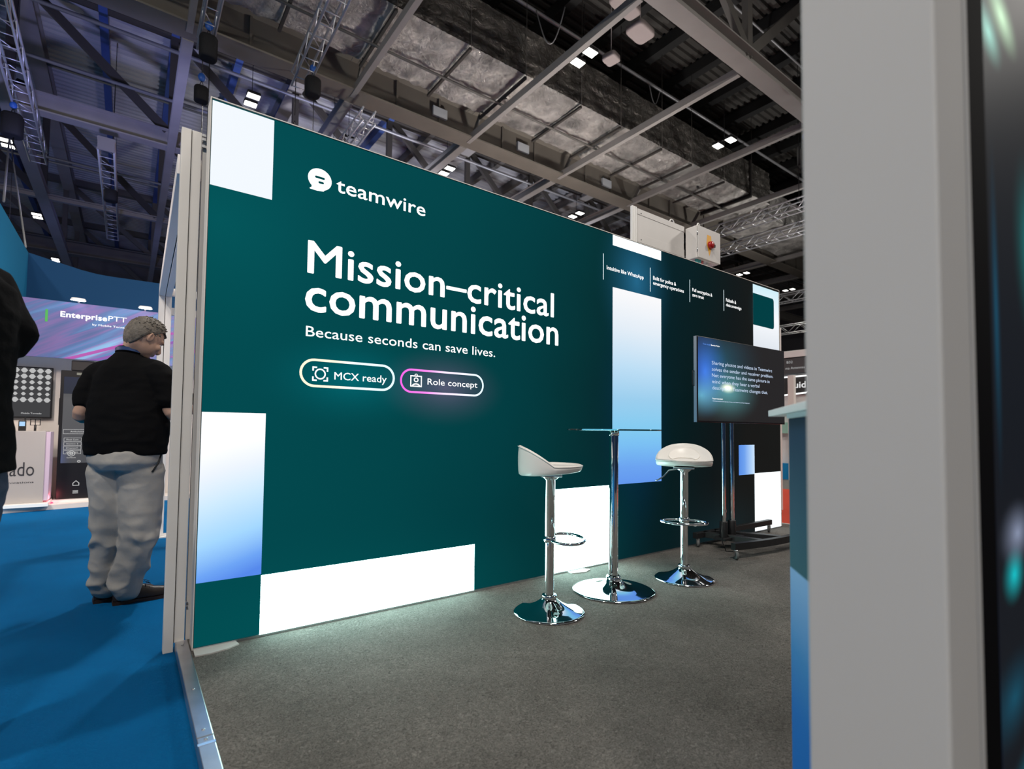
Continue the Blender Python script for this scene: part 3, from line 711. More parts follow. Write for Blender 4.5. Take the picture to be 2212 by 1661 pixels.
for cx, cz, rx, rz, col, am in ((.15, 1.63, .10, .055, (.25, .6, .5), 1.2), (.24, 1.70, .14, .06, (.5, .8, .5), 1.2), (.15, 1.20, .03, .30, (.0, .07, .13), .9), (.42, 1.35, .16, .2, (.0, .4, .4), .5), (.25, .86, .14, .06, (.3, .35, .5), .8), (.22, .80, .09, .05, (.0, .6, .65), .9), (.2, .62, .2, .08, (.0, .07, .12), .9), (.30, .45, .25, .09, (.0, .3, .42), .9), (.108, .5, .010, .8, (.0, .04, .25), 1)):
    p = glow(nt, cx, cz, rx, rz, col, am, p)
nt.links.new(p, em.inputs[0]); b.build('picture_panel', m, sw)

# ================================================================== CEILING AND ROOF STRUCTURE
def corrugated(x0, x1, y0, y1, z, pitch, h):
    b = MB(); y = y0; prof = []
    while y < y1: prof += [(y, z), (y+pitch*.42, z), (y+pitch*.5, z+h), (y+pitch*.92, z+h)]; y += pitch
    A = [b.bm.verts.new((x0, q, zz)) for q, zz in prof]; B = [b.bm.verts.new((x1, q, zz)) for q, zz in prof]
    for i in range(len(prof)-1): b.bm.faces.new((A[i], A[i+1], B[i+1], B[i]))
    return b
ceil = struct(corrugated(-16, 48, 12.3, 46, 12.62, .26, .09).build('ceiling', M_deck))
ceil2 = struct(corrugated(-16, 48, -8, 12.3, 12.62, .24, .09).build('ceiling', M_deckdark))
b = MB(); b.box((-16, -8, 12.9), (48, 46, 13.0)); struct(b.build('roof_slab', M_dark, ceil)); 
b = MB(); b.box((-16, 42, -.09), (48, 42.2, 12.9)); struct(b.build('wall_back', mat('far_wall_paint', (.16, .16, .18), .8, vary=(.4, .2))))
b = MB(); b.box((46, -8, -.09), (46.2, 46, 12.9)); struct(b.build('wall_right', mat('far_wall_paint', (.2, .2, .2), .8)))
YB = [-6.0, -2.65, .75, 4.1, 7.37, 10.73, 14.0, 17.45, 20.8, 24.15, 27.5, 30.8, 34.2]
def ibeam(p0, p1, w, h, t=.03, name='beam', m_=M_beam, par=ceil, up=(0, 0, 1)):
    p0 = Vector(p0); p1 = Vector(p1); u = Vector((0, 0, 1)); b = MB()
    b.bar(p0+u*t/2, p1+u*t/2, w, t); b.bar(p0+u*(h-t/2), p1+u*(h-t/2), w, t); b.bar(p0+u*h/2, p1+u*h/2, t, h-2*t)
    return b.build(name, m_, par)
# main bottom beams running away from the camera
for x in YB:
    b = MB(); b.bar((x, 6.05, 9.075), (x, 12.1, 9.075), .115, .18); b.build('cross_beam', M_beamlight, ceil2)
    wdt = .34 if x < -2 else (.20 if x < 1 else .22)
    ibeam((x, 12.36, 8.98), (x, 42, 8.98), wdt, .26, .025, 'cross_beam', M_beamlight)
    b = MB(); b.bar((x, 11.9, 9.02), (x, 11.5, 9.5), .04, .12); b.build('gusset', M_beam, ceil2)
# roof rafters and purlins
for i, k in enumerate(range(-6, 24)):
    x = -.9+1.66*k
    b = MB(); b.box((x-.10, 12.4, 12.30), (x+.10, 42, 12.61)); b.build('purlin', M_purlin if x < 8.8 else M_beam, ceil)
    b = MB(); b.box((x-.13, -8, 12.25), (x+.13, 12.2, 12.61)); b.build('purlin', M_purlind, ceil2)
for x in (-2.55, 4.05, 10.5, 17.1, 23.7): ibeam((x, 12.4, 12.0), (x, 42, 12.0), .42, .55, .04, 'rafter', M_beamlight)
# trusses across the hall
def truss(y, z0, z1, mm, par, chord_w=.40, chord_h=.42, flat=True, diag='N', xs_=YB, lightm=None):
    ibeam((-14, y, z0), (44, y, z0), chord_w, chord_h, .035, 'bottom_chord', lightm or mm, par)
    b = MB(); b.bar((-14, y, z1), (44, y, z1), .28, .28); b.build('top_chord', mm, par)
    for i in range(len(xs_)-1):
        a, c = xs_[i], xs_[i+1]
        b = MB(); b.bar((a, y, z0+chord_h), (a, y, z1), .19, .14, up=(0, 1, 0)); b.build('vertical', mm, par)
        if diag == 'N': p, q = (a+.1, y, z1-.1), (c-.1, y, z0+chord_h)
        else: p, q = ((a, y, z1), (c, y, z0+chord_h)) if (i % 2 == 0) else ((a, y, z0+chord_h), (c, y, z1))
        b = MB(); b.bar(p, q, .22, .12, up=(0, 1, 0)); b.build('diagonal', mm, par)
truss(5.85, 9.0, 12.4, M_beam, ceil2, .36, .36, diag='V', lightm=M_beamlight)
M_beamdark = mat('dark_truss_paint', (.055, .05, .045), .6)
truss(17.65, 9.0, 12.45, M_beamdark, ceil, .34, .50, lightm=M_beamlight)
truss(24.3, 9.0, 12.45, M_beamdark, ceil, .18, .18, lightm=M_beamlight)
truss(31.6, 9.0, 12.45, M_beam, ceil, .50, .62)
truss(38.0, 9.0, 12.45, M_beam, ceil, .30, .4)
# deep girder at y 12
g = MB(); g.bar((-14, 12.08, 9.02), (44, 12.08, 9.02), .55, .04); g.bar((-14, 12.05, 9.42), (44, 12.05, 9.42), .04, .8); g.bar((-14, 12.0, 9.84), (44, 12.0, 9.84), .40, .05)
g.build('girder', M_girder, ceil2)
g = MB(); g.bar((-14, 12.33, 9.04), (44, 12.33, 9.04), .05, .07); g.build('girder_lip', M_pipe, ceil2)
g = MB(); g.box((-14, 12.22, 9.86), (44, 12.30, 12.6)); g.build('bulkhead', M_girder, ceil2)
for i in range(len(YB)-1):
    a, c = YB[i], YB[i+1]
    b = MB(); b.bar((a, 11.95, 9.86), (a, 11.95, 12.5), .18, .16, up=(0, 1, 0)); b.build('vertical', M_beam, ceil2)
    b = MB(); b.bar((a, 11.95, 9.86), ((a+c)/2, 11.95, 12.5), .2, .14, up=(0, 1, 0)); b.build('diagonal', M_beam, ceil2)
    b = MB(); b.bar((c, 11.95, 9.86), ((a+c)/2, 11.95, 12.5), .2, .14, up=(0, 1, 0)); b.build('diagonal', M_beam, ceil2)
    b = MB(); b.bar((a+1.1, 12.01, 9.05), (a+1.1, 12.01, 9.82), .05, .06, up=(0, 1, 0)); b.build('stiffener', M_girder, ceil2)
    b = MB(); b.bar((a+2.3, 12.01, 9.05), (a+2.3, 12.01, 9.82), .05, .06, up=(0, 1, 0)); b.build('stiffener', M_girder, ceil2)
for x in (6.2, 9.0, 12.6):
    b = MB(); b.box((x, 11.95, 9.30), (x+.42, 12.02, 9.55)); b.build('junction_box', mat('pale_box_paint', (.5, .52, .55), .4), ceil2)
# pipes
def pipe(p0, p1, r, par=ceil): b = MB(); b.tube([p0, p1], r, 8); return b.build('pipe', M_pipe, par)
pipe((-10, 17.5, 11.82), (44, 17.5, 11.82), .055); pipe((-10, 17.5, 10.35), (44, 17.5, 10.35), .045); pipe((-10, 24, 10.4), (44, 24, 10.4), .045)
pipe((-10, 21.0, 12.1), (44, 21.0, 12.1), .04); pipe((-10, 14.6, 12.1), (44, 14.6, 12.1), .05); pipe((-10, 28.0, 11.8), (44, 28.0, 11.8), .05)
pipe((-8, 9.68, 11.4), (44, 9.68, 11.4), .045, ceil2); pipe((-8, 7.0, 12.0), (44, 7.0, 12.0), .03, ceil2)
b = MB(); b.tube([(7.75+.5*t, 9.6-.5*t, 11.35-.9*math.sin(PI*t)) for t in [k/12 for k in range(13)]], .015, 6); b.build('loose_cable', M_pipe, ceil2)
b = MB(); b.tube([(12.2+.5*t, 9.7, 11.38-.5*math.sin(PI*t)) for t in [k/12 for k in range(13)]], .015, 6); b.build('loose_cable', M_pipe, ceil2)

# ---------------- foil wrapped duct
def foil(name, col, rough, br):
    m, nt, out = nodes_of(name)
    b = nt.nodes.new('ShaderNodeBsdfPrincipled'); b.inputs['Metallic'].default_value = .7; b.inputs['Roughness'].default_value = rough
    nt.links.new(b.outputs[0], out.inputs[0]); tc = nt.nodes.new('ShaderNodeTexCoord')
    v = nt.nodes.new('ShaderNodeTexNoise'); v.inputs['Scale'].default_value = 4.5; v.inputs['Detail'].default_value = 8; v.inputs['Roughness'].default_value = .62; v.inputs['Distortion'].default_value = 2.2
    n = nt.nodes.new('ShaderNodeTexNoise'); n.inputs['Scale'].default_value = 1.6; n.inputs['Detail'].default_value = 3
    nt.links.new(tc.outputs['Object'], v.inputs['Vector']); nt.links.new(tc.outputs['Object'], n.inputs['Vector'])
    bp = nt.nodes.new('ShaderNodeBump'); bp.inputs['Strength'].default_value = br; bp.inputs['Distance'].default_value = .16
    nt.links.new(v.outputs[0], bp.inputs['Height']); nt.links.new(bp.outputs[0], b.inputs['Normal'])
    mp = nt.nodes.new('ShaderNodeMapRange'); mp.inputs[1].default_value = .3; mp.inputs[2].default_value = .7; mp.inputs[3].default_value = .55; mp.inputs[4].default_value = 1.4; nt.links.new(n.outputs[0], mp.inputs[0])
    sc = nt.nodes.new('ShaderNodeVectorMath'); sc.operation = 'SCALE'; sc.inputs[0].default_value = col; nt.links.new(mp.outputs[0], sc.inputs['Scale']); nt.links.new(sc.outputs[0], b.inputs['Base Color'])
    return m
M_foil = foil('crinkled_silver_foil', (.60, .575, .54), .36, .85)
M_foilside = foil('shaded_side_foil', (.15, .14, .125), .33, .8)  # same foil on the less lit side, its shade put into the colour
M_hang = mat('dull_hanger_steel', (.05, .045, .04), .6)
duct = thing('ventilation_duct', 'long ventilation duct wrapped in crinkled silver foil with dark straps under the roof', 'duct', (2.3, 9.5, 9.5))
HX = [-.9, .7, 2.3, 4.05, 5.79, 7.33, 9.15, 10.65, 12.45, 13.93, 15.77, 17.5, 18.9]
for i in range(len(HX)-1):
    a, c = HX[i]+.004, HX[i+1]-.004
    b = MB(); nx, ny = 40, 46; G = []
    for u_ in range(nx+1):
        row = []
        for v_ in range(ny+1):
            x = a+(c-a)*u_/nx; y = 9.5+1.92*v_/ny
            ed = (math.sin(PI*u_/nx)**.5)*(min(1, math.sin(PI*v_/ny)*2.2)**.6)
            mid = 1-.55*math.exp(-((y-10.55)/.10)**2)
            nz = noise.fractal(Vector((x*1.7, y*1.7, 3)), 1, 2, 4)
            rg = 1-abs(noise.noise(Vector((x*3.1+nz, y*3.1, 5))))*2; rg2 = abs(noise.noise(Vector((x*8+nz*2, y*8, 7))))
            z = 9.5 - .065*ed*mid - .09*nz*ed - .05*rg*ed - .035*rg2 + (.06*max(0, (v_-ny+3)/3))*noise.noise(Vector((x*4, 1, 2)))
            row.append(b.bm.verts.new((x-2.3, y-9.5, z-9.5)))
        G.append(row)
    for u_ in range(nx):
        for v_ in range(ny):
            f = b.bm.faces.new((G[u_][v_], G[u_][v_+1], G[u_+1][v_+1], G[u_+1][v_])); f.smooth = True
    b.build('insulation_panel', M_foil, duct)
    b = MB(); G = []; nx, nz_ = 18, 12
    for u_ in range(nx+1):
        row = []
        for v_ in range(nz_+1):
            x = a+(c-a)*u_/nx; z = 9.5+1.15*v_/nz_
            q = .018*math.sin(v_*PI/1.5)+.03*noise.fractal(Vector((x*2.2, z*2.5, 9)), 1, 2, 4)
            row.append(b.bm.verts.new((x-2.3, -q-.005, z-9.5)))
        G.append(row)
    for u_ in range(nx):
        for v_ in range(nz_):
            f = b.bm.faces.new((G[u_][v_], G[u_+1][v_], G[u_+1][v_+1], G[u_][v_+1])); f.smooth = True
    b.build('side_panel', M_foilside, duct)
b = MB(); b.box((-3.2, .03, .0), (16.6, 1.9, 1.15)); b.build('duct_core', M_dark, duct)
for x in HX[1:-1]:
    b = MB(); b.box((x-2.3-.03, -.05, -.15), (x-2.3+.03, 1.97, -.09)); b.build('hanger_bar', M_hang, duct)
    for yy in (-.07, 1.97): b = MB(); b.tube([(x-2.3, yy, -.16), (x-2.3, yy, 3.1)], .007, 6); b.build('hanger_rod', M_hang, duct)
b = MB(); b.box((15.2-.05, -.06, -.1), (15.2+.05, 1.95, 1.2)); b.build('strap', M_dark, duct)
b = MB(); b.tube([(-3, 1.05, -.19), (16.4, 1.05, -.19)], .03, 8); b.build('under_pipe', M_beam, duct)
d2 = thing('ventilation_duct', 'far pinkish foil duct section beyond the end of the long duct', 'duct', (19.6, 9.9, 9.3))
b = MB(); b.box((0, 0, 0), (5.6, 1.9, 1.1)); bmesh.ops.subdivide_edges(b.bm, edges=b.bm.edges[:], cuts=14, use_grid_fill=True)
for v in b.bm.verts: v.co += Vector((0, 0, 1))*.07*noise.noise(v.co*2.3)
b.build('insulation_panel', M_foil, d2)

# ---------------- flood lights
def flood(x, y, z, label, grp='twin flood lights'):
    t = thing('flood_light', label, 'ceiling light', (x, y, z), 0, grp)
    for s in (-1, 1):
        h = MB(); h.box((-.15, s*.19-.105, .012), (.15, s*.19+.105, .09)); hh = h.build('housing', M_blackm, t, bevel=.02)
        h = MB(); h.box((-.135, s*.19-.095, .0), (.135, s*.19+.095, .013)); h.build('lens', M_lampwhite, hh, bevel=.006)
    h = MB(); h.box((-.02, -.2, .09), (.02, .2, .12)); h.tube([(0, 0, .12), (0, 0, 1.2)], .008, 6); h.build('bracket', M_blackm, t)
    lamp('flood_lamp', 'SPOT', (x, y, z-.06), (x, y, 0), 260, (1, .95, .87), .12, 150, 1)
    return t
flood(7.61, 7.78, 9, 'twin square flood light hanging beside the foil duct near the top of the picture')
flood(13.01, 7.78, 9, 'twin square flood light above the far end of the foil duct')
flood(2.19, 13.75, 9, 'twin flood light just above the left end of the backlit wall')
flood(7.69, 13.86, 9, 'twin flood light above the wall between its logo and headline')
flood(13.12, 13.78, 9, 'twin flood light above the wall left of the grey cabinet')
flood(18.6, 13.8, 9, 'twin flood light just right of the isolator box over the dark end of the wall')
flood(-3.01, 20.15, 9, 'twin flood light at the left picture edge below the silver truss')
flood(-3.03, 26.53, 9, 'twin flood light beside the wide lilac beam at the left')
flood(-3.05, 33.1, 9, 'small flood light just above the blue booth walls')
flood(24.7, 13.8, 9, 'twin flood light right of the upper right corner of the backlit wall')
flood(29.5, 13.8, 9, 'small far flood light beside the near grey post')

# ---------------- lighting trusses and hoists
def box_truss(label, p0, p1, wdt=.24, ht=.26, step=.30, m_=M_trussalu, ladder=False):
    p0, p1 = Vector(p0), Vector(p1); L = (p1-p0).length; d = (p1-p0).normalized()
    t = thing('lighting_truss', label, 'truss', p0, math.atan2(d.y, d.x)-PI/2, 'silver lighting trusses')
    cs = {}
    for sx in (-1, 1):
        for z in (0, ht):
            b = MB(); b.tube([(sx*wdt/2, 0, z), (sx*wdt/2, L, z)], .024, 8); b.build('chord', m_, t)
    n = max(2, int(L/step)); r = .011
    def rung(a, c):
        key = tuple(round(q, 3) for q in (Vector(c)-Vector(a)))
        if key not in cs:
            b = MB(); b.tube([(0, 0, 0), Vector(c)-Vector(a)], r, 5); o = b.build('brace', m_, t); cs[key] = o.data
        else:
            o = bpy.data.objects.new('brace', cs[key]); COL.objects.link(o); o.parent = t
        o.location = a
    for i in range(n+1):
        y = L*i/n
        rung((-wdt/2, y, 0), (wdt/2, y, 0))
        if i < n and not ladder:
            y2 = L*(i+1)/n
            for sx in (-1, 1):
                rung((sx*wdt/2, y, 0 if i % 2 else ht), (sx*wdt/2, y2, ht if i % 2 else 0))
            if i % 2: rung((-wdt/2, y, ht), (wdt/2, y2, ht))
    for q in (.50, .93):
        if p0.z > 8 and p1.y < 6: q = .55 if q == .50 else .93
        b = MB(); b.tube([(0, L*q, ht), (0, L*q, 12.61-p0.z)], .008, 5); b.build('hanger_wire', M_blackm, t)
        b = MB(); b.box((-wdt/2-.02, L*q-.02, ht-.02), (wdt/2+.02, L*q+.02, ht+.03)); b.build('clamp', M_blackm, t)
    return t
box_truss('silver ladder truss hanging at the top just above the wall corner with the white square', (.96, 11.45, 8.3), (.96, 5.5, 8.3), .22, .24, .40)
box_truss('silver ladder truss crossing in front of the foil duct above the logo', (2.72, 11.45, 8.3), (2.60, 5.5, 8.3), .30, .30, .34)
box_truss('short silver truss seen through the roof steel above the logo', (4.38, 11.7, 8.3), (4.38, 14.6, 8.3), .30, .30, .30)
box_truss('silver ladder truss at the left picture edge', (-2.22, 19.2, 8.3), (-2.05, 10.6, 8.3), .34, .34, .42)
tE = box_truss('silver upright-looking ladder truss with a square end plate over the blue booth', (-.69, 17.2, 8.3), (-.69, 25.4, 8.3), .34, .30, .48)
box_truss('upper of the two long silver trusses behind the isolator box', (16.1, 10.4, 7.75), (16.1, 4.0, 7.75), .32, .32, .34)
box_truss('lower of the two long silver trusses behind the isolator box', (17.2, 11.2, 7.45), (17.2, 4.2, 7.45), .32, .32, .34)
box_truss('far silver truss right of the wall top corner', (22.5, 12.5, 6.6), (22.5, 6.6, 6.6), .35, .35, .4)
box_truss('far silver truss just above the grey hall sign', (26, 14.5, 5.9), (26, 7.5, 5.9), .4, .4, .45)
box_truss('small dark truss above the grey hall sign', (24, 11.0, 3.9), (24, 8.2, 3.9), .35, .35, .4, M_blackm)
b = MB(); b.box((-.18, -.05, -.04), (.18, -.02, .32)); pe = b.build('end_plate', mat('plate_grey', (.22, .21, .20), .5), tE)
def hoist(label, p, top, bag=(.12, .12, .30), hook=True, wire=True, grp='black chain hoists'):
    x, y, z = p
    t = thing('chain_hoist', label, 'hoist', p, 0, grp)
    b = MB(); b.loft([((0, 0, -bag[2]), bag[0]*.80, bag[1]*.80, 0), ((0, 0, -bag[2]*.92), bag[0], bag[1], 0), ((0, 0, -bag[2]*.1), bag[0]*1.02, bag[1]*1.02, 0), ((0, 0, 0), bag[0]*.85, bag[1]*.85, 0)], 16, p=3.2)
    b.build('chain_bag', M_bag, t)
    if hook:
        b = MB(); b.ell((0, 0, .22), (.07, .05, .09), n=14, m=8); b.build('hook_block', M_blue, t)
    b = MB(); b.tube([(-.05, 0, 0), (0, 0, .15)], .008, 5); b.tube([(.05, 0, 0), (0, 0, .15)], .008, 5); b.tube([(0, 0, .28), (0, 0, top-z)], .010, 5); b.build('sling', M_blackm, t)
    if wire:
        b = MB(); b.tube([(.03, .02, -bag[2]), (.03, .02, -bag[2]-2.6)], .008, 5); b.build('hanging_wire', M_blackm, t)
hoist('large black chain bag hanging inside the truss above the white square', (.98, 10.9, 8.25), 8.6, (.15, .15, .42), True)
hoist('small black hoist under a blue hook left of the wall top corner', (1.0, 12.2, 8.0), 9.0, (.13, .13, .30))
hoist('black chain bag at the lower end of the truss above the logo', (2.86, 10.9, 8.25), 8.6, (.15, .15, .36))
hoist('black hoist with yellow strap partly hidden by the wall top edge', (2.78, 12.0, 7.72), 9.0, (.14, .14, .34), False, False)
hoist('black hoist on the truss at the left picture edge', (-2.30, 15.9, 8.0), 12.3, (.19, .19, .50))
hoist('round black bag hanging on the truss over the blue booth', (-.62, 19.4, 8.05), 12.60, (.17, .17, .34), False, False)
hoist('black hoist nearest the isolator box', (14.37, 6.06, 9.05), 12.3, (.14, .14, .50), True, False) if False else None
hoist('slim black hoist just right of the isolator knob', (12.6, 5.45, 7.75), 12.3, (.12, .12, .55), True)
hoist('fat black chain bag between the two trusses right of the isolator box', (13.2, 5.75, 8.1), 12.3, (.16, .16, .50), True)
hoist('slim black hoist under the long truss further right', (14.9, 6.02, 7.95), 12.3, (.13, .13, .55), True)
b = MB(); b.loft([((0, 0, 0), .20, .16, 0), ((0, 0, .55), .24, .18, 0)], 4, p=2)
bmesh.ops.transform(b.bm, matrix=Matrix.Translation((-2.9, 20.0, 10.3)) @ Matrix.Rotation(.5, 4, 'Y'), verts=b.bm.verts[:])
tag(b.build('line_speaker', M_blackm), 'black tilted loudspeaker block behind the silver truss at the left', 'loudspeaker')
def hung_panel(name, label, cat, c, sx, sy, rz):
    b = MB(); b.loft([((0, 0, 0), sx*.9, sy*.9, 0), ((0, 0, .02), sx, sy, 0), ((0, 0, .12), sx, sy, 0)], 28, p=5)
    b.tube([(0, 0, .1), (0, 0, 12.4-c[2])], .01, 5); o = b.build(name, mat('off_white_fitting', (.34, .29, .28), .5)); o.location = c; o.rotation_euler = (0, 0, rz); tag(o, label, cat)
hung_panel('ceiling_speaker', 'rounded pale box hanging under the dark roof above the flood light', 'speaker', (8.75, 7.20, 9.7), .30, .22, .1)
hung_panel('wireless_unit', 'small square pale unit beside the flood light near the duct', 'wireless unit', (8.75, 8.05, 9.6), .17, .17, .2)
hung_panel('ceiling_panel', 'flat mauve rectangle high at the top edge near the roof beam', 'panel', (7.85, 6.85, 9.6), .38, .17, .1)

# ================================================================== BOOTH AT THE LEFT BACK
fs = thing('fascia_sign', 'wide purple and blue streaked sign reading EnterprisePTT above the back booth', 'sign', (-2.3, 8.9, 1.89))
def streaks():
    m, nt, out = nodes_of('streaked_purple_blue_print')
    tc = nt.nodes.new('ShaderNodeTexCoord'); mp = nt.nodes.new('ShaderNodeMapping'); mp.inputs['Scale'].default_value = (.30, 1, 4.2)
    m0 = nt.nodes.new('ShaderNodeMapping'); m0.inputs['Rotation'].default_value = (0, math.radians(30), 0); nt.links.new(tc.outputs['Object'], m0.inputs[0])
    nt.links.new(m0.outputs[0], mp.inputs[0]); n = nt.nodes.new('ShaderNodeTexNoise'); n.inputs['Scale'].default_value = 1.3; n.inputs['Detail'].default_value = 3; nt.links.new(mp.outputs[0], n.inputs['Vector'])
    cr = nt.nodes.new('ShaderNodeValToRGB'); nt.links.new(n.outputs[0], cr.inputs[0]); el = cr.color_ramp.elements
    while len(el) > 1: el.remove(el[0])
    st = [(.25, (.02, .04, .12)), (.38, (.035, .07, .20)), (.45, (.10, .07, .22)), (.50, (.035, .08, .22)), (.56, (.04, .13, .30)), (.62, (.13, .09, .28)), (.70, (.12, .30, .48)), (.8, (.25, .2, .42))]
    el[0].position = st[0][0]; el[0].color = (*st[0][1], 1)
    for p, c in st[1:]: e = el.new(p); e.color = (*c, 1)
    b = nt.nodes.new('ShaderNodeBsdfPrincipled'); b.inputs['Roughness'].default_value = .5; nt.links.new(cr.outputs[0], b.inputs['Base Color'])
    nt.links.new(cr.outputs[0], b.inputs['Emission Color']); b.inputs['Emission Strength'].default_value = .40; nt.links.new(b.outputs[0], out.inputs[0]); return m
b = MB(); b.box((0, 0, 0), (4.6, .05, .745)); b.build('sign_board', streaks(), fs)
for x in (.3, 2.3, 4.3): b = MB(); b.box((x, .05, .35), (x+.05, .5, .40)); b.build('bracket', M_steel, fs)
M_pinks = emit('pink_stripe_print', (.50, .12, .45), 1); M_purs = emit('violet_stripe_print', (.30, .13, .45), 1)
def stripe(x0, z0, x1, z1, wd, m_):
    b = MB(); b.quad([(x0, -.002, z0), (x0+wd, -.002, z0), (x1+wd, -.002, z1), (x1, -.002, z1)]); b.build('stripe_print', m_, fs)
stripe(1.60, .0, 2.75, .48, .10, M_pinks); stripe(1.86, .0, 2.9, .40, .10, M_purs); stripe(2.75, .12, 3.6, .50, .12, M_pinks)
text('lettering', 'Enterprise', M_textw, fs, (-.745+2.3, -.003, .545), (1, 0, 0), (0, 0, 1), .070, .475, .03)
text('lettering', 'PTT', M_textw, fs, (-.255+2.3, -.003, .553), (1, 0, 0), (0, 0, 1), .068, .20, -.004)
text('lettering', 'by Mobile Tornado', M_textw, fs, (-.42+2.3, -.003, .468), (1, 0, 0), (0, 0, 1), .025, .40, .01)
b = MB(); b.quad([(1.405, -.003, .46), (1.430, -.003, .46), (1.430, -.003, .62), (1.405, -.003, .62)]); b.build('green_bar_print', emit('green_bar', (.12, .5, .12), 1), fs)
stroke([(1.02+.055*math.sin(a), .60+.05*math.cos(a)) for a in [2*PI*k/6 for k in range(6)]], .008, True, y=-.003).build('emblem_outline', M_textw, fs)
stroke([(1.08, .50), (1.14, .50), (1.14, .44), (1.08, .44)], .008, True, y=-.003).build('emblem_outline', M_textw, fs)
for x in (1.73, 2.45):
    b = MB(); b.loft([((x-.0, -.10, .765), .085, .05, 0), ((x, -.10, .79), .07, .04, 0)], 20, p=2.4); b.bar((x, -.10, .785), (x, .04, .75), .02, .02); bo = b.build('arm_light', M_white, fs)
    b = MB(); b.loft([((x, -.10, .762), .075, .042, 0), ((x, -.10, .7645), .075, .042, 0)], 20, p=2.4); b.build('light_lens', M_lampwhite, bo)
bw = MB(); bw.box((-3.4, 9.4, -.04), (2.6, 9.5, 2.58)); tag(bw.build('booth_wall', M_cream), 'pale pinkish back wall of the booth under the streaked sign', 'wall')
def blue_wall():
    t = thing('blue_booth_wall', 'tall dark blue fabric wall rising behind the streaked sign', 'wall', (-1.4, 11.5, 0))
    b = MB(); top = [(0, 3.85), (.68, 3.69), (.88, 3.66), (1.06, 3.65), (1.9, 3.655), (3.2, 3.66)]
    for i in range(len(top)-1):
        (a, za), (c, zc) = top[i], top[i+1]
        P = [(a, 0, -.04), (c, 0, -.04), (c, 0, zc), (a, 0, za)]; Q = [(x, .12, z) for x, _, z in P]
        b.quad(P); b.quad(Q[::-1]); b.quad([P[3], P[2], Q[2], Q[3]])
    b.build('fabric_panel', M_bluewall, t)
    t2 = thing('blue_booth_wall', 'bright blue slanting side wall at the left picture edge above the dark figure', 'wall', (-1.4, 11.5, 0))
    b = MB(); b.box((-.12, -6.5, 2.75), (0, 0, 3.85)); b.build('fabric_panel', M_tealwall, t2)
blue_wall()
b = MB(); b.tube([(-2.66, 18.1, 8.4), (-1.95, 13.05, 5.1)], .02, 5); b.tube([(-2.66, 18.1, 8.4), (-1.42, 11.4, 3.9)], .014, 5)
tag(b.build('suspension_wires', M_pipe), 'two thin steel wires holding up the bright blue wall at the left', 'wire')
# booth plinth
pl = thing('booth_plinth', 'low white platform edge under the booth kiosk and counter', 'platform', (-2.6, 8.55, -.04))
b = MB(); P = [(-2.6, 8.30), (-1.17, 8.55), (-.24, 8.75), (.45, 8.90), (2.6, 9.3), (2.6, 9.4), (-2.6, 9.4)]
lo = [b.bm.verts.new((x+2.6, y-8.55, .0005)) for x, y in P]; hi = [b.bm.verts.new((x+2.6, y-8.55, .06)) for x, y in P]
b.bm.faces.new(lo[::-1]); b.bm.faces.new(hi)
for i in range(len(P)): j = (i+1) % len(P); b.bm.faces.new((lo[i], lo[j], hi[j], hi[i]))
bmesh.ops.recalc_face_normals(b.bm, faces=b.bm.faces[:]); b.build('platform_body', M_cream, pl)
# counter with lettering
cd = thing('booth_counter', 'white booth counter with dark lettering ending in do, partly behind the dark figure', 'counter', (-1.75, 8.62, .02))
b = MB(); b.box((0, 0, .04), (.94, .40, .92)); b.build('body', mat('counter_grey_white', (.42, .40, .38), .6), cd, bevel=.004)
b = MB(); b.box((.94, .02, .06), (.985, .38, .91)); b.build('side_panel', mat('lilac_side_panel', (.62, .50, .62), .4), cd)
b = MB(); b.box((-.1, -.10, .0), (1.0, .42, .04)); b.build('plinth', M_white, cd, bevel=.004)
b = MB(); b.box((-.1, -.103, .0), (1.0, -.1, .035)); b.build('glow_strip', emit('white_glow_strip', (.9, .95, 1), .9), cd)
text('lettering', 'tornado', M_ink, cd, (.35, -.002, .375), (1, 0, 0), (0, 0, 1), .17, .50, .0)
text('lettering', 'communications', M_ink, cd, (.42, -.002, .285), (1, 0, 0), (0, 0, 1), .022, .43, .0)
# radios on the counter
rd = thing('handheld_radio', 'black handheld radio with a lit blue display on the booth counter', 'radio', (-1.05, 8.80, .94))
b = MB(); b.box((-.035, 0, 0), (.035, .03, .13)); b.box((.018, .008, .13), (.030, .022, .17)); b.build('body', M_blackm, rd, bevel=.004)
b = MB(); b.box((-.026, -.002, .06), (.026, 0, .115)); b.build('display', emit('blue_white_display', (.45, .7, 1), 1), rd)
rs = thing('radio_stand', 'small black grid stand beside the handheld radio on the booth counter', 'stand', (-.93, 8.80, .94))
b = MB(); b.tube([(0, .01, 0), (0, .01, .07)], .012, 8); b.build('stem', M_blackm, rs)
b = MB()
for x in (-.045, 0, .045): b.box((x-.004, 0, .07), (x+.004, .015, .15))
for z in (.07, .11, .146): b.box((-.049, 0, z), (.049, .015, z+.006))
b.build('grid', M_blackm, rs)
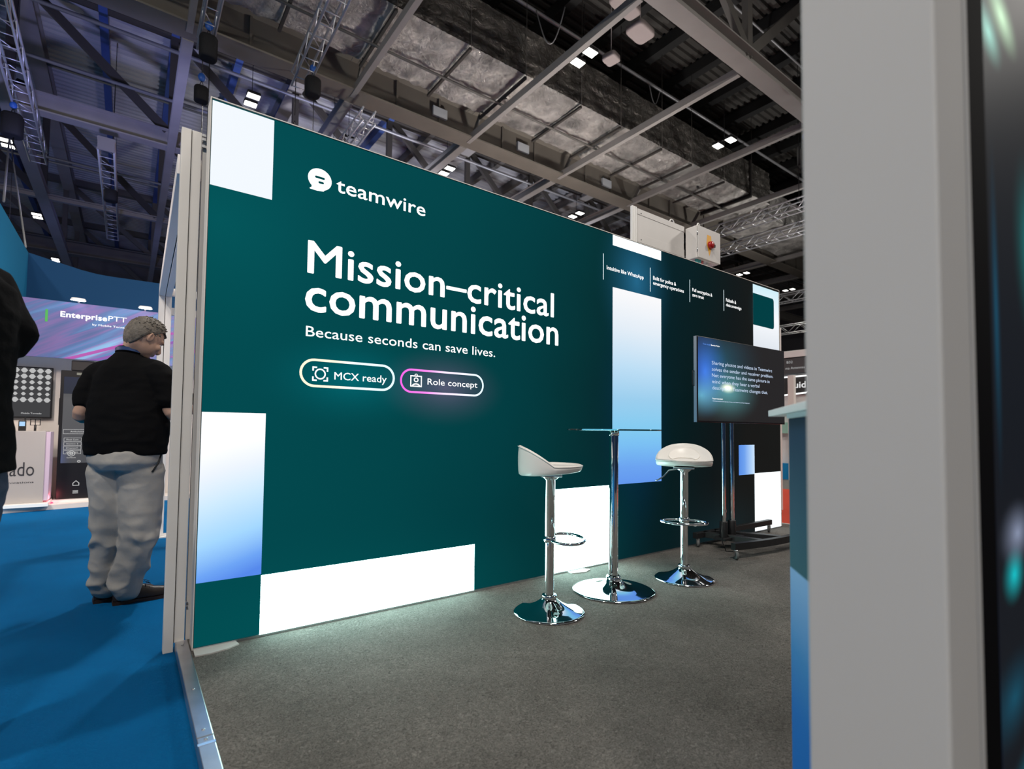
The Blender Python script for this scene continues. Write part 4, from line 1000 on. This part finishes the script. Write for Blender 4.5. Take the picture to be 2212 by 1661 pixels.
# wall screen
ws = thing('wall_screen', 'dark grey wall screen with rows of pale diamond dots in the back booth', 'screen', (-2.05, 9.34, 1.105))
b = MB(); b.box((0, 0, 0), (1.22, .055, .685)); b.build('casing', M_black, ws, bevel=.004)
b = MB(); b.quad([(.015, -.002, .02), (1.205, -.002, .02), (1.205, -.002, .67), (.015, -.002, .67)]); b.build('screen_glass', M_greyscreen, ws)
M_dot = emit('pale_diamond_dots', (.5, .5, .5), 1)
for r_ in range(6):
    z = .635-.078*r_; s = (.036, .036, .028, .030, .024, .036)[r_]
    for c_ in range(10 if r_ == 0 else 6):
        b = MB(); x = 1.17-.079*c_; b.quad([(x-s, -.004, z), (x-s*.3, -.004, z-s*.9), (x+s*.3, -.004, z-s*.9), (x+s, -.004, z), (x+s*.3, -.004, z+s*.9), (x-s*.3, -.004, z+s*.9)])
        b.build('diamond_dot', M_dot, ws)
M_gt = emit('grey_screen_lettering', (.55, .55, .55), 1)
for i, s_ in enumerate(('Instantly', 'communicate', 'just talk to')): text('lettering', s_, M_gt, ws, (.16 if i != 1 else .10, -.004, .52-.078*i), (1, 0, 0), (0, 0, 1), .042, (.38, .52, .40)[i], .01)
text('lettering', 'Mobile Tornado', M_gt, ws, (.92, -.004, .055), (1, 0, 0), (0, 0, 1), .020, .20, .01)
# kiosk
kk = thing('phone_kiosk', 'giant black smartphone shaped kiosk with round button and labels behind the standing man', 'kiosk', (-.72, 8.95, .02))
b = MB(); b.box((0, 0, .03), (.84, .10, 1.72)); b.build('body', M_black, kk, bevel=.008)
b = MB(); b.box((-.03, -.12, 0), (.95, .16, .03)); b.build('foot', M_white, kk, bevel=.003)
b = MB(); b.box((.10, .01, 1.72), (.34, .09, 1.86)); b.build('top_unit', M_blackm, kk, bevel=.012)
b = MB(); b.box((.16, -.004, 1.665), (.24, 0, 1.695)); b.build('sensor', mat('grey_sensor', (.2, .22, .18), .4), kk)
b = MB(); b.box((-.008, .02, 1.0), (0, .05, 1.35)); b.build('side_key', M_blackm, kk)
b = MB(); b.quad([(.035, -.002, .50), (.80, -.002, .50), (.80, -.002, 1.635), (.035, -.002, 1.635)])
m, nt, out, em, cr = ramp_emit('kiosk_screen_picture', [(0, (.07, .07, .075)), (.74, (.10, .10, .105)), (.80, (.085, .085, .09)), (.805, (.02, .025, .04)), (1, (.02, .025, .05))], 'Z', .50, 1.635, gloss=.2)
p = glow(nt, .03, .55, .12, .35, (.01, .03, .13), 1, cr.outputs[0]); nt.links.new(p, em.inputs[0]); b.build('screen_glass', m, kk)
def kt(s_, x, z, cap, wd, bold=.015): text('lettering', s_, M_gt, kk, (x, -.004, z), (1, 0, 0), (0, 0, 1), cap, wd, bold)
kt('John Smith', .17, 1.58, .018, .13); kt('Dispatcher', .17, 1.54, .016, .12); kt('Ambulance', .12, .905, .018, .14)
for j, row in enumerate((('Fleet Com', 'Fleet Data', 'Medic'), ('Station 2', 'Station 3', 'All'), ('Dispatch', 'Command', 'Desk'), ('Admin',))):
    for i, s_ in enumerate(row):
        x, z = .06+.20*i, .80-.055*j
        kt(s_, x+.025, z, .016, .12)
        stroke([(x, z-.014), (x+.175, z-.014), (x+.175, z+.030), (x, z+.030)], .004, y=-.0035).build('button_outline', M_gt, kk)
stroke([(.05, .885), (.78, .885), (.78, .94), (.05, .94)], .004, y=-.0035).build('button_outline', M_gt, kk)
for x in (.14, .34, .54):
    stroke(ring_pts(x, .625, .036, .034, 18)[:18], .007, y=-.0035).build('round_icon', M_gt, kk)
    stroke([(x-.014, .615), (x+.014, .615), (x+.014, .635), (x-.014, .635)], .008, y=-.0035).build('round_icon', M_gt, kk); kt('Contacts', x-.045, .565, .013, .09)
for x in (.22, .36, .48): stroke(ring_pts(x, .52, .014, .012, 10)[:10], .008, y=-.0035).build('round_icon', M_gt, kk)
stroke(ring_pts(.44, 1.16, .17, .16, 40)[:40], .02, y=-.0035).build('talk_ring', M_gt, kk)
kt('Push to talk', .36, .965, .018, .16); kt('Mobile Tornado', .32, .41, .016, .2)
stroke([(.17, .235), (.20, .265), (.23, .235), (.23, .205), (.17, .205)], .008, y=-.0105).build('home_icon', M_gt, kk)
b = MB(); 
for z in (.10, .115, .13): b.quad([(.17, -.0105, z), (.225, -.0105, z), (.225, -.0105, z+.008), (.17, -.0105, z+.008)])
b.build('menu_icon', M_gt, kk)
b = MB(); b.tube([(-.80, 9.05, .60), (-.78, 9.05, .30), (-.76, 9.0, .10), (-.74, 8.98, .03), (-.83, 8.96, .09)], .006, 6)
tag(b.build('dangling_cable', M_blackm), 'thin dark cable hanging between the booth counter and the phone kiosk', 'cable')
b = MB(); b.lathe([(0, .0), (.018, .0), (.018, .012), (0, .016)], 12, (-.745, 8.80, .023)); tag(b.build('red_indicator_lamp', emit('red_led_glow', (1, .03, .08), 4)), 'small red glowing light on the white platform at the foot of the kiosk', 'light')
lamp('red_led', 'POINT', (-.75, 8.78, .10), (0, 0, 0), 1.0, (1, .12, .15), .04)

# ================================================================== UNSEEN DARK WALLS ADDED TO DARKEN THE CHROME REFLECTIONS
M_navy = mat('reflection_wall_navy', (.006, .03, .085), .7)
for P, Q, lab in (((.6, -3.1, 0), (5.6, -3.0, 2.5), 'unseen dark blue wall added close behind the viewer for reflections'), ((8.6, -7.4, -.04), (8.7, 1.0, 2.9), 'unseen dark blue wall added to the right of the viewer for reflections'),
                  ((-6.0, -7.4, -.04), (-5.9, 4.5, 3.4), 'unseen dark blue wall added left of the viewer for reflections'), ((-12, -7.6, -.04), (12, -7.5, 3.8), 'long unseen dark blue wall added far behind the viewer for reflections')):
    b = MB(); b.box(P, Q); tag(b.build('reflection_wall', M_navy), lab, 'wall')
# ================================================================== FAR RIGHT BOOTHS
hs = thing('hall_sign', 'dark grey hanging sign reading B32 and ma Antennas', 'sign', (12, 5.85, 2.36))
b = MB(); b.box((0, -1.2, 0), (.3, .1, .335)); b.build('sign_board', mat('charcoal_sign', (.07, .07, .072), .6), hs)
b = MB(); b.box((0, -1.2, .36), (.5, .2, .50)); b.build('white_header', M_white, hs)
text('lettering', 'B32', emit('grey_sign_lettering', (.42, .42, .42), 1), hs, (-.003, -.17, .225), (0, -1, 0), (0, 0, 1), .055, .13, 0)
text('lettering', 'ma Antennas', MATS['grey_sign_lettering'], hs, (-.003, -.14, .09), (0, -1, 0), (0, 0, 1), .055, .42, .0)
ns = thing('neon_sign', 'black sign with white letters in a glowing white outline beside the hall sign', 'sign', (12.1, 5.85, 1.88))
b = MB(); b.box((0, -.9, .0), (.1, .2, .42)); b.build('sign_board', mat('charcoal_sign2', (.03, .03, .03), .5), ns)
text('lettering', 'yuid', emit('white_sign_lettering', (.75, .75, .75), 1), ns, (-.003, -.17, .15), (0, -1, 0), (0, 0, 1), .14, .36, .02)
M_neon = emit('white_neon', (1, 1, 1), 1.6)
b = MB(); b.tube([(-.03, .1, .40), (-.03, -.58, .41), (-.03, -.60, .36), (-.03, -.60, .06), (-.03, -.55, .03), (-.03, .1, -.02)], .016, 8); b.build('glow_tube', M_neon, ns)
b = MB(); b.box((12.2, 3.2, -.04), (12.4, 9.0, 2.9)); tag(b.build('booth_wall', M_white), 'pale far booth wall under the grey hall sign', 'wall')
b = MB(); b.box((11.86, 5.55, -.04), (11.96, 5.60, 2.3)); b.box((11.86, 5.47, -.04), (11.96, 5.551, 2.3)); tag(b.build('booth_post', M_cream), 'slim beige twin post of the far booth beside the end of the light wall', 'post')
b = MB(); b.box((12.0, 5.68, -.04), (12.15, 6.3, .32)); tag(b.build('storage_box', mat('bright_blue_box', (0, .22, .5), .5)), 'bright blue low box in the far booth beside the end of the light wall', 'box')
b = MB(); b.box((12.0, 5.68, 1.0), (12.2, 6.4, 1.25)); tag(b.build('shelf_panel', mat('mint_panel', (.3, .55, .45), .5)), 'mint green panel in the far booth just below the screen corner', 'panel')
b = MB(); b.box((7.17, 3.5, -.04), (7.24, 3.56, 2.46)); tag(b.build('frame_post', M_white), 'slim white post standing just behind the right end of the backlit wall', 'post')

# ================================================================== PEOPLE
def remesh(o, vox, smooth_it=4):
    r = o.modifiers.new('r', 'REMESH'); r.mode = 'VOXEL'; r.voxel_size = vox
    s = o.modifiers.new('s', 'SMOOTH'); s.factor = .5; s.iterations = smooth_it
    return bake(o, True)
def wrinkle(o, amp, sc, seed=0, stretch=(1, 1, 1), only=None):
    N = [n.vector.copy() for n in o.data.vertex_normals]
    for i, v in enumerate(o.data.vertices):
        c = v.co; q = Vector((c.x*stretch[0], c.y*stretch[1], c.z*stretch[2]))*sc + Vector((seed, seed*.7, 0))
        a = amp*(only(c) if only else 1)
        r1 = 1-abs(noise.noise(q))*2.2; r2 = noise.noise(q*2.1)
        v.co = c + N[i]*(a*(r1*.7+r2*.4))
def frame(az):   # right and forward unit vectors for an azimuth measured from +Y towards +X
    a = math.radians(az); return Vector((math.cos(a), -math.sin(a), 0)), Vector((math.sin(a), math.cos(a), 0))
def limb(b, pts, rs, n=18):
    """tapering limb through joints, smoothed"""
    P = [Vector(p) for p in pts]; out = []; rr = []
    for i in range(len(P)-1):
        for k in range(5):
            t = k/5; p0 = P[max(i-1, 0)]; p1, p2 = P[i], P[i+1]; p3 = P[min(i+2, len(P)-1)]
            out.append(.5*((2*p1)+(-p0+p2)*t+(2*p0-5*p1+4*p2-p3)*t*t+(-p0+3*p1-3*p2+p3)*t**3)); rr.append(rs[i]*(1-t)+rs[i+1]*t)
    out.append(P[-1]); rr.append(rs[-1]); b.tube(out, rr, n); b.ell(P[0], (rs[0],)*3, n=14, m=8); b.ell(P[-1], (rs[-1],)*3, n=14, m=8)
def hand(b, wrist, direction, palm_n, thumb_side, curl=.6, s=1.0):
    d = Vector(direction).normalized(); nrm = Vector(palm_n); nrm = (nrm-d*nrm.dot(d)).normalized(); sd = d.cross(nrm)*thumb_side
    w = Vector(wrist); 
    rot = Matrix((sd, d, nrm)).transposed()
    b.ell(w+d*.045*s, (.040*s, .052*s, .015*s), rot, 16, 10); b.ell(w+d*.02*s+sd*.016*s, (.020*s, .032*s, .016*s), rot, 12, 8)
    for i, (off, L) in enumerate(((.030, .070), (.010, .078), (-.010, .073), (-.029, .058))):
        p = w+d*.082*s+sd*off*s; P = [p-d*.03*s, p]; a = 0; q = p
        for k, fr in enumerate((.45, .3, .25)):
            a += curl*(.5, .6, .5)[k]; q = q+(d*math.cos(a)+nrm*math.sin(a))*L*fr*s; P.append(q)
        b.tube(P, [.0085*s, .0088*s, .0082*s, .0075*s, .0062*s], 8); b.ell(P[-1], (.0064*s,)*3, n=8, m=6)
    p = w+d*.022*s+sd*.030*s; q = p+(sd*.7+d*.6+nrm*.35).normalized()*.038*s; r = q+(d*.8+nrm*.6+sd*.1).normalized()*.030*s
    b.tube([p-sd*.012*s, p, q, r], [.013*s, .0115*s, .0095*s, .0078*s], 8); b.ell(r, (.008*s,)*3, n=8, m=6)
def head_parts(b, c, rt, fw, up, s=1.0):
    """skull, jaw, nose, lips, brow, ears; c = head centre"""
    rot = Matrix((rt, fw, up)).transposed(); c = Vector(c)
    at_ = lambda x, y, z: c + rt*x*s + fw*y*s + up*z*s
    b.ell(at_(0, -.012, .022), (.077*s, .098*s, .098*s), rot, 28, 20)
    b.ell(at_(0, .022, -.030), (.066*s, .074*s, .080*s), rot, 24, 16)
    b.ell(at_(0, .050, -.082), (.036*s, .036*s, .026*s), rot, 16, 10)
    b.ell(at_(0, .070, .030), (.052*s, .022*s, .020*s), rot, 16, 10)
    b.tube([at_(0, .086, .018), at_(0, .104, -.012), at_(0, .112, -.026)], [.009*s, .012*s, .013*s], 10)
    b.ell(at_(0, .105, -.030), (.017*s, .012*s, .010*s), rot, 12, 8)
    for sx in (-1, 1):
        b.ell(at_(sx*.040, .068, -.020), (.024*s, .022*s, .022*s), rot, 12, 8)
        b.ell(at_(sx*.079, -.004, -.006), (.007*s, .017*s, .030*s), rot, 14, 10)
        b.tube([at_(sx*.080, -.008, .024), at_(sx*.092, -.018, .012), at_(sx*.091, -.018, -.008), at_(sx*.080, -.006, -.030)], [.005*s, .006*s, .0055*s, .005*s], 8)
    b.ell(at_(0, .089, -.054), (.022*s, .012*s, .005*s), rot, 12, 8); b.ell(at_(0, .086, -.063), (.019*s, .012*s, .006*s), rot, 12, 8)
    return at_, rot
def hair_cap(par, name, at_, rt, fw, up, s, material, front=.055, seed=1):
    b = MB(); n, m = 56, 36
    rings = []
    for i in range(m+1):
        th = PI*.90*i/m; row = []
        for k in range(n):
            ph = 2*PI*k/n; x, y, z = math.sin(th)*math.sin(ph), math.sin(th)*math.cos(ph), math.cos(th)
            fr = max(0, y)
            low = -.30 + .0*fr
            nz = noise.fractal(Vector((x*9, y*9, z*9+seed)), 1, 2, 3)
            thick = 1.075+.03*nz
            if fr > .15: thick -= .06*(fr-.15)
            p = Vector((x*.079*thick, y*.100*thick-.012, z*(.100 if z > 0 else .122)*thick+.024))
            # trim: face opening and ears
            lim = .060+.02*noise.noise(Vector((ph*4, 3, 1))) if y > .45 else (.002 if y > -.05 else -.062)
            if y > .45: lim = .075
            elif y > .10: lim = .012+.063*((y-.10)/.35)
            elif y > -.15: lim = .012
            else: lim = .012-.112*min(1, (-y-.15)/.22)
            if p.z < lim: p = Vector((p.x*.93, p.y*.93, lim))
            row.append(b.bm.verts.new(at_(p.x, p.y, p.z)))
        rings.append(row)
    for A, B in zip(rings, rings[1:]):
        for k in range(n):
            f = b.bm.faces.new((A[k], A[(k+1) % n], B[(k+1) % n], B[k])); f.smooth = True
    bmesh.ops.remove_doubles(b.bm, verts=b.bm.verts[:], dist=.0002)
    # short tufts
    rnd = random.Random(seed)
    for _ in range(420):
        th = rnd.uniform(.05, .52)*PI; ph = rnd.uniform(0, 2*PI); x, y, z = math.sin(th)*math.sin(ph), math.sin(th)*math.cos(ph), math.cos(th)
        if y > .35 and z < .72: continue
        p = Vector((x*.083, y*.105-.012, z*.105+.024)); 
        if p.z < .02: continue
        t = Vector((rnd.gauss(0, .5), .9+rnd.gauss(0, .4), rnd.gauss(.1, .3)))*.008; q = p+Vector((x, y, z))*.006+t
        b.tube([at_(*p), at_(*((p+q)/2+Vector((x, y, z))*.003)), at_(*q)], [.0035, .003, .0010], 4, cap=False)
    o = b.build(name, material, par); return o
def eyes(par, at_, rot, s):
    for sx in (-1, 1):
        b = MB(); b.ell(at_(sx*.031, .074, .004), (.012*s, .010*s, .0075*s), rot, 14, 10); e = b.build('eye', mat('eye_white', (.7, .68, .65), .2), par)
        b = MB(); b.ell(at_(sx*.031, .0822, .004), (.0052*s, .003*s, .0052*s), rot, 12, 8); b.build('iris', mat('dark_iris', (.03, .025, .02), .15), e)
        b = MB(); b.ell(at_(sx*.031, .0865, .024), (.016*s, .004*s, .003*s), rot, 12, 6); b.build('eyebrow', M_hair, par)
def shoe(par, heel, az, L=.30, yaw_m=None):
    rt, fw = frame(az); heel = Vector(heel); st = [(0, .030, .048), (.03, .036, .060), (.08, .037, .075), (.12, .037, .082), (.16, .040, .066), (.20, .045, .050), (.245, .044, .042), (.280, .032, .034), (.300, .010, .022)]
    b = MB(); rings = []
    for y, wd, h in st:
        row = []
        for k in range(16):
            a = 2*PI*k/16; x = wd*math.cos(a)*(1 if math.sin(a) < 0 else .92); z = .026+(h if math.sin(a) > 0 else .010)*math.sin(a)
            row.append(b.bm.verts.new(heel+fw*y+rt*x+Vector((0, 0, max(.018, z)))))
        rings.append(row)
    for A, B in zip(rings, rings[1:]):
        for k in range(16): f = b.bm.faces.new((A[k], A[(k+1) % 16], B[(k+1) % 16], B[k])); f.smooth = True
    b.bm.faces.new(rings[0][::-1]); b.bm.faces.new(rings[-1])
    bmesh.ops.recalc_face_normals(b.bm, faces=b.bm.faces[:])
    so = b.build('shoe', M_shoe, par)
    b = MB(); rings = []
    for y, wd, h in st:
        zz = 0 if (y < .09 or y > .15) else .006
        rings.append([b.bm.verts.new(heel+fw*(y*1.01-.002)+rt*sx*(wd+.003)+Vector((0, 0, z))) for sx, z in ((-1, zz), (1, zz), (1, .020), (-1, .020))])
    for A, B in zip(rings, rings[1:]):
        for k in range(4): b.bm.faces.new((A[k], A[(k+1) % 4], B[(k+1) % 4], B[k]))
    b.bm.faces.new(rings[0][::-1]); b.bm.faces.new(rings[-1]); bmesh.ops.recalc_face_normals(b.bm, faces=b.bm.faces[:])
    b.build('sole', mat('brown_sole', (.03, .016, .01), .5), so)
    b = MB(); top = lambda y: heel+fw*y
    for y, z in ((.135, .104), (.155, .096), (.175, .086)): b.tube([top(y)-rt*.022+Vector((0, 0, z-.012)), top(y)+Vector((0, 0, z)), top(y)+rt*.022+Vector((0, 0, z-.012))], .0022, 5)
    for s in (-1, 1): b.tube([top(.13)+Vector((0, 0, .108)), top(.15)+rt*s*.02+Vector((0, 0, .118)), top(.18)+rt*s*.03+Vector((0, 0, .100)), top(.16)+rt*s*.008+Vector((0, 0, .102))], .0018, 5)
    b.build('laces', mat('dark_blue_lace', (.004, .006, .02), .6), so)
M_skin = mat('skin', (.46, .28, .20), .5, 0, bump=(200, .1, .001), vary=(9, .06)); M_skin.node_tree.nodes['Principled BSDF'].inputs['Subsurface Weight'].default_value = .05
M_hair = mat('grey_brown_hair', (.115, .098, .08), .6, 0, bump=(160, .6, .004), vary=(60, .5))
M_hair2 = mat('dark_brown_hair', (.03, .022, .016), .6, 0, bump=(160, .6, .004), vary=(60, .4))
M_polo = mat('black_polo_cotton', (.004, .004, .0045), .95, 0, bump=(60, .3, .004), spec=.12)
M_jacket = mat('black_jacket_cloth', (.003, .003, .0035), .95, 0, bump=(50, .4, .005), spec=.1)
M_jean = mat('dark_blue_denim', (.015, .028, .062), .8, 0, bump=(90, .4, .003), vary=(7, .2))
M_chino = mat('light_grey_beige_cotton', (.40, .375, .34), .8, 0, bump=(30, .3, .006), vary=(5, .05))
M_shoe = mat('dark_brown_leather', (.018, .011, .008), .38, 0, bump=(80, .25, .002))

# ---- man in the polo shirt, seen from behind, looking down to the right
pa = thing('person', 'man with short grey hair, black polo shirt and pale trousers, head bowed, beyond the partition', 'person', (-.02, 3.90, -.04))
O = Vector((-.02, 3.90, -.04)); W = lambda x, y, z: Vector((x, y, z))-O
rt, fw = frame(40)
shR, shL = W(.155, 3.745, 1.335), W(-.155, 3.985, 1.330)
elR, elL = W(.228, 3.72, 1.085), W(-.222, 3.985, 1.075)
haR, haL = W(.34, 3.93, 1.13), W(-.05, 4.22, 1.10)
tc = lambda z, dx=0: Vector((.0-.02, 3.86, 0))*0 + Vector((.02, -.04, z+.04)) + fw*dx
hipR, hipL = W(.075, 3.83, .80), W(-.065, 3.93, .80)
knR, knL = W(.085, 3.845, .40), W(-.055, 3.945, .40)
anR, anL = W(.030, 3.880, .055), W(-.070, 3.985, .055)
b = MB()
b.loft([(tc(.80), .15, .11, math.radians(-40)), (tc(.95), .16, .12, math.radians(-40)), (tc(1.15), .165, .12, math.radians(-40)), (tc(1.32), .17, .10, math.radians(-40)), (tc(1.40, .0), .09, .075, math.radians(-40))], 20)
hrt, hfw = frame(66); pitch = math.radians(-34)
hf = (hfw*math.cos(pitch)+Vector((0, 0, 1))*math.sin(pitch)).normalized(); hu = hrt.cross(hf).normalized()
hc = W(.070, 3.832, 1.545)
limb(b, [tc(1.33), tc(1.42, .012), hc-hu*.05-hf*.03], [.068, .058, .054])
for a, e, h_ in ((shR, elR, haR), (shL, elL, haL)):
    a2 = a+(tc(1.25)-a)*.22; limb(b, [a2, (a2+e)/2, e, (e+h_)/2, h_], [.046, .047, .043, .038, .028])
hand(b, haR, haR-elR, Vector((-.5, .2, .8)), 1, .7); hand(b, haL, haL-elL, Vector((.4, -.2, .8)), -1, .7)
for hp, kn, an in ((hipR, knR, anR), (hipL, knL, anL)): limb(b, [hp+Vector((0, 0, .02)), (hp+kn)/2, kn, (kn+an)/2, an], [.085, .075, .055, .052, .038])
at_, rot = head_parts(b, hc, hrt, hf, hu)
body = b.build('body', M_skin, pa); remesh(body, .0055, 3)
eyes(pa, at_, rot, 1); hair_cap(pa, 'hair', at_, hrt, hf, hu, 1, M_hair, seed=4)
# polo shirt
b = MB(); yaw = math.radians(-40)
b.loft([(tc(.845, .0), .218, .165, yaw), (tc(.93, .0), .222, .178, yaw), (tc(1.02, .01), .222, .180, yaw), (tc(1.13, .0), .213, .160, yaw), (tc(1.22), .200, .140, yaw), (tc(1.30, -.01), .186, .125, yaw), (tc(1.36, -.012), .150, .112, yaw), (tc(1.40, -.008), .108, .095, yaw), (tc(1.435, .0), .080, .080, yaw), (tc(1.455, .004), .070, .070, yaw)], 28, p=2.05)
for a, e in ((shR, elR), (shL, elL)):
    limb(b, [a-(a-tc(1.35))*.55, a+(tc(1.30)-a)*.10+Vector((0, 0, -.010)), a+(e-a)*.42, a+(e-a)*.62], [.078, .080, .071, .074])
polo = b.build('polo_shirt', M_polo, pa); remesh(polo, .008, 6); wrinkle(polo, .006, 7, 2, (1, 1, 2.2))
b = MB(); nc = tc(1.445, .008)+rt*.006; nfw = (fw*.92+Vector((0, 0, -.2))).normalized()
b.tube([nc+rt*.068*math.cos(a)+fw*.066*math.sin(a)+Vector((0, 0, .020+.016*math.sin(-a))) for a in [2*PI*k/28 for k in range(28)]], .011, 8, closed=True)
b.tube([nc+rt*.072*math.cos(a)+fw*.070*math.sin(a)+Vector((0, 0, .004+.016*math.sin(-a))) for a in [2*PI*k/28 for k in range(28)]], .013, 8, closed=True); b.build('collar', M_polo, pa)
b = MB(); rr = []
for k in range(41):
    a = -PI*.05+PI*1.1*k/40+PI; rr.append(nc+rt*.084*math.cos(a)+fw*.083*math.sin(a)+Vector((0, 0, .006+.022*math.sin(-a))))
rr = [tc(1.15)+fw*.20+rt*-.03] + [rr[0]+fw*.09-Vector((0, 0, .10))] + rr + [rr[-1]+fw*.09-Vector((0, 0, .10))] + [tc(1.15)+fw*.20+rt*.03]
for i in range(len(rr)-1):
    p, q = rr[i], rr[i+1]; up = Vector((0, 0, 1)); b.quad([p-up*.010, q-up*.010, q+up*.010, p+up*.010])
ly = b.build('lanyard', mat('blue_lanyard_ribbon', (.02, .05, .15), .5), pa); ly.modifiers.new('s', 'SOLIDIFY').thickness = .003; bake(ly)
# trousers
b = MB(); y2 = math.radians(-50)
b.loft([(tc(.755), .160, .135, y2), (tc(.80), .198, .165, y2), (tc(.86), .202, .165, y2), (tc(.91), .196, .152, y2)], 28, p=2.1)
def leg(hp, kn, an, dz=0): limb(b, [hp+Vector((0, 0, -.06)), (hp*.55+kn*.45), kn, (kn*.45+an*.55), an+Vector((-.004, 0, .05)), an+Vector((-.002, 0, -.005))], [.122, .110, .096, .086, .076, .072], 24)
leg(hipR, knR, anR); leg(hipL, knL, anL)
tr = b.build('trousers', M_chino, pa); remesh(tr, .008, 5)
wrinkle(tr, .019, 6.5, 5, (1.2, 1.2, 1.35), lambda c: .35+.9*max(0, 1-abs(c.z-.40)/.22)+1.3*max(0, 1-abs(c.z-.13)/.14))
b = MB(); e0 = tc(.90)+rt*.155+fw*.05; b.tube([tc(.885)+rt*.19+fw*.05, tc(.80)+rt*.205+fw*.0, tc(.745)+rt*.19-fw*.03], .005, 6); b.build('pocket_edge', mat('dark_seam', (.03, .03, .03), .8), tr)
shoe(pa, anR-Vector((.066, -.004, .095)), 86); shoe(pa, anL-Vector((.060, -.004, .095)), 84)
b = MB(); b.box((-.035, -.005, -.07), (.035, .005, .07), Matrix.Rotation(.6, 3, 'X'), Vector((0, 0, 0))); ph = b.build('mobile_phone', M_black, bevel=.003)
ph.location = O + haR + (haR-elR).normalized()*.085 + Vector((-.03, .02, .03)); tag(ph, 'black mobile phone held in the hands of the man in the polo shirt', 'phone')

# ---- dark figure cut by the left picture edge
pb = thing('person', 'figure in black jacket and blue jeans cut off by the left picture edge, elbow raised', 'person', (-.56, 2.46, -.04))
O = Vector((-.56, 2.46, -.04)); rt, fw = frame(-52); yaw = math.radians(52)
W = lambda x, y, z: Vector((x, y, z))-O
shR, shL = W(-.415, 2.535, 1.50), W(-.655, 2.245, 1.49)
elR, elL = W(-.340, 2.480, 1.315), W(-.80, 2.20, 1.25)
haR, haL = W(-.58, 2.56, 1.40), W(-.80, 2.42, 1.38)
C0 = W(-.482, 2.37, 0); C0.z = 0
tc = lambda z, dx=0: C0+Vector((0, 0, z))+fw*dx
hipR, hipL = tc(.90)+rt*.09, tc(.90)-rt*.09; knR, knL = tc(.50)+rt*.10+fw*.03, tc(.50)-rt*.10+fw*.0
anR, anL = tc(.09)+rt*.11-fw*.02, tc(.09)-rt*.10-fw*.03
b = MB()
b.loft([(tc(.88), .15, .11, yaw), (tc(1.1), .16, .12, yaw), (tc(1.3), .17, .12, yaw), (tc(1.5), .17, .10, yaw), (tc(1.58), .08, .07, yaw)], 20)
hf = (fw*math.cos(-.3)+Vector((0, 0, math.sin(-.3)))).normalized(); hu = rt.cross(hf).normalized(); hc = tc(1.72, .05)
limb(b, [tc(1.5), tc(1.59, .01), hc-hu*.06-hf*.02], [.07, .058, .056])
for a, e, h_ in ((shR, elR, haR), (shL, elL, haL)): limb(b, [a, (a+e)/2, e, (e+h_)/2, h_], [.052, .048, .041, .036, .027])
hand(b, haR, haR-elR, Vector((0, 0, 1)), 1, .8); hand(b, haL, haL-elL, Vector((0, 0, 1)), -1, .8)
for hp, kn, an in ((hipR, knR, anR), (hipL, knL, anL)): limb(b, [hp, (hp+kn)/2, kn, (kn+an)/2, an], [.085, .075, .055, .052, .038])
at_, rot = head_parts(b, hc, rt, hf, hu)
body = b.build('body', M_skin, pb); remesh(body, .0065, 3)
eyes(pb, at_, rot, 1); hair_cap(pb, 'hair', at_, rt, hf, hu, 1, M_hair2, seed=9)
b = MB()
b.loft([(tc(.90), .205, .165, yaw), (tc(1.0), .195, .158, yaw), (tc(1.15), .178, .148, yaw), (tc(1.3), .195, .15, yaw), (tc(1.42), .205, .145, yaw), (tc(1.52, -.01), .19, .115, yaw), (tc(1.58), .09, .09, yaw), (tc(1.615), .075, .075, yaw)], 28, p=2.2)
for a, e, h_ in ((shR, elR, haR), (shL, elL, haL)): limb(b, [a-(a-tc(1.45))*.25, a, (a+e)/2, e, (e+h_)/2, e+(h_-e)*.86], [.09, .082, .078, .076, .060, .046])
jk = b.build('jacket', M_jacket, pb); remesh(jk, .008, 6); wrinkle(jk, .005, 8, 3, (1, 1, 1.8))
b = MB(); b.loft([(tc(.74), .16, .145, yaw), (tc(.84), .182, .155, yaw), (tc(.94), .178, .145, yaw)], 28)
limb(b, [hipR+Vector((0, 0, -.05)), (hipR+knR)/2, knR, (knR+anR)/2, anR], [.105, .095, .078, .070, .066], 22); limb(b, [hipL+Vector((0, 0, -.05)), (hipL+knL)/2, knL, (knL+anL)/2, anL], [.105, .095, .078, .070, .066], 22)
jn = b.build('jeans', M_jean, pb); remesh(jn, .008, 5); wrinkle(jn, .007, 8, 6, (1, 1, 2))
for an in (anR, anL): shoe(pb, an-fw*.06-Vector((0, 0, .09)), -50)
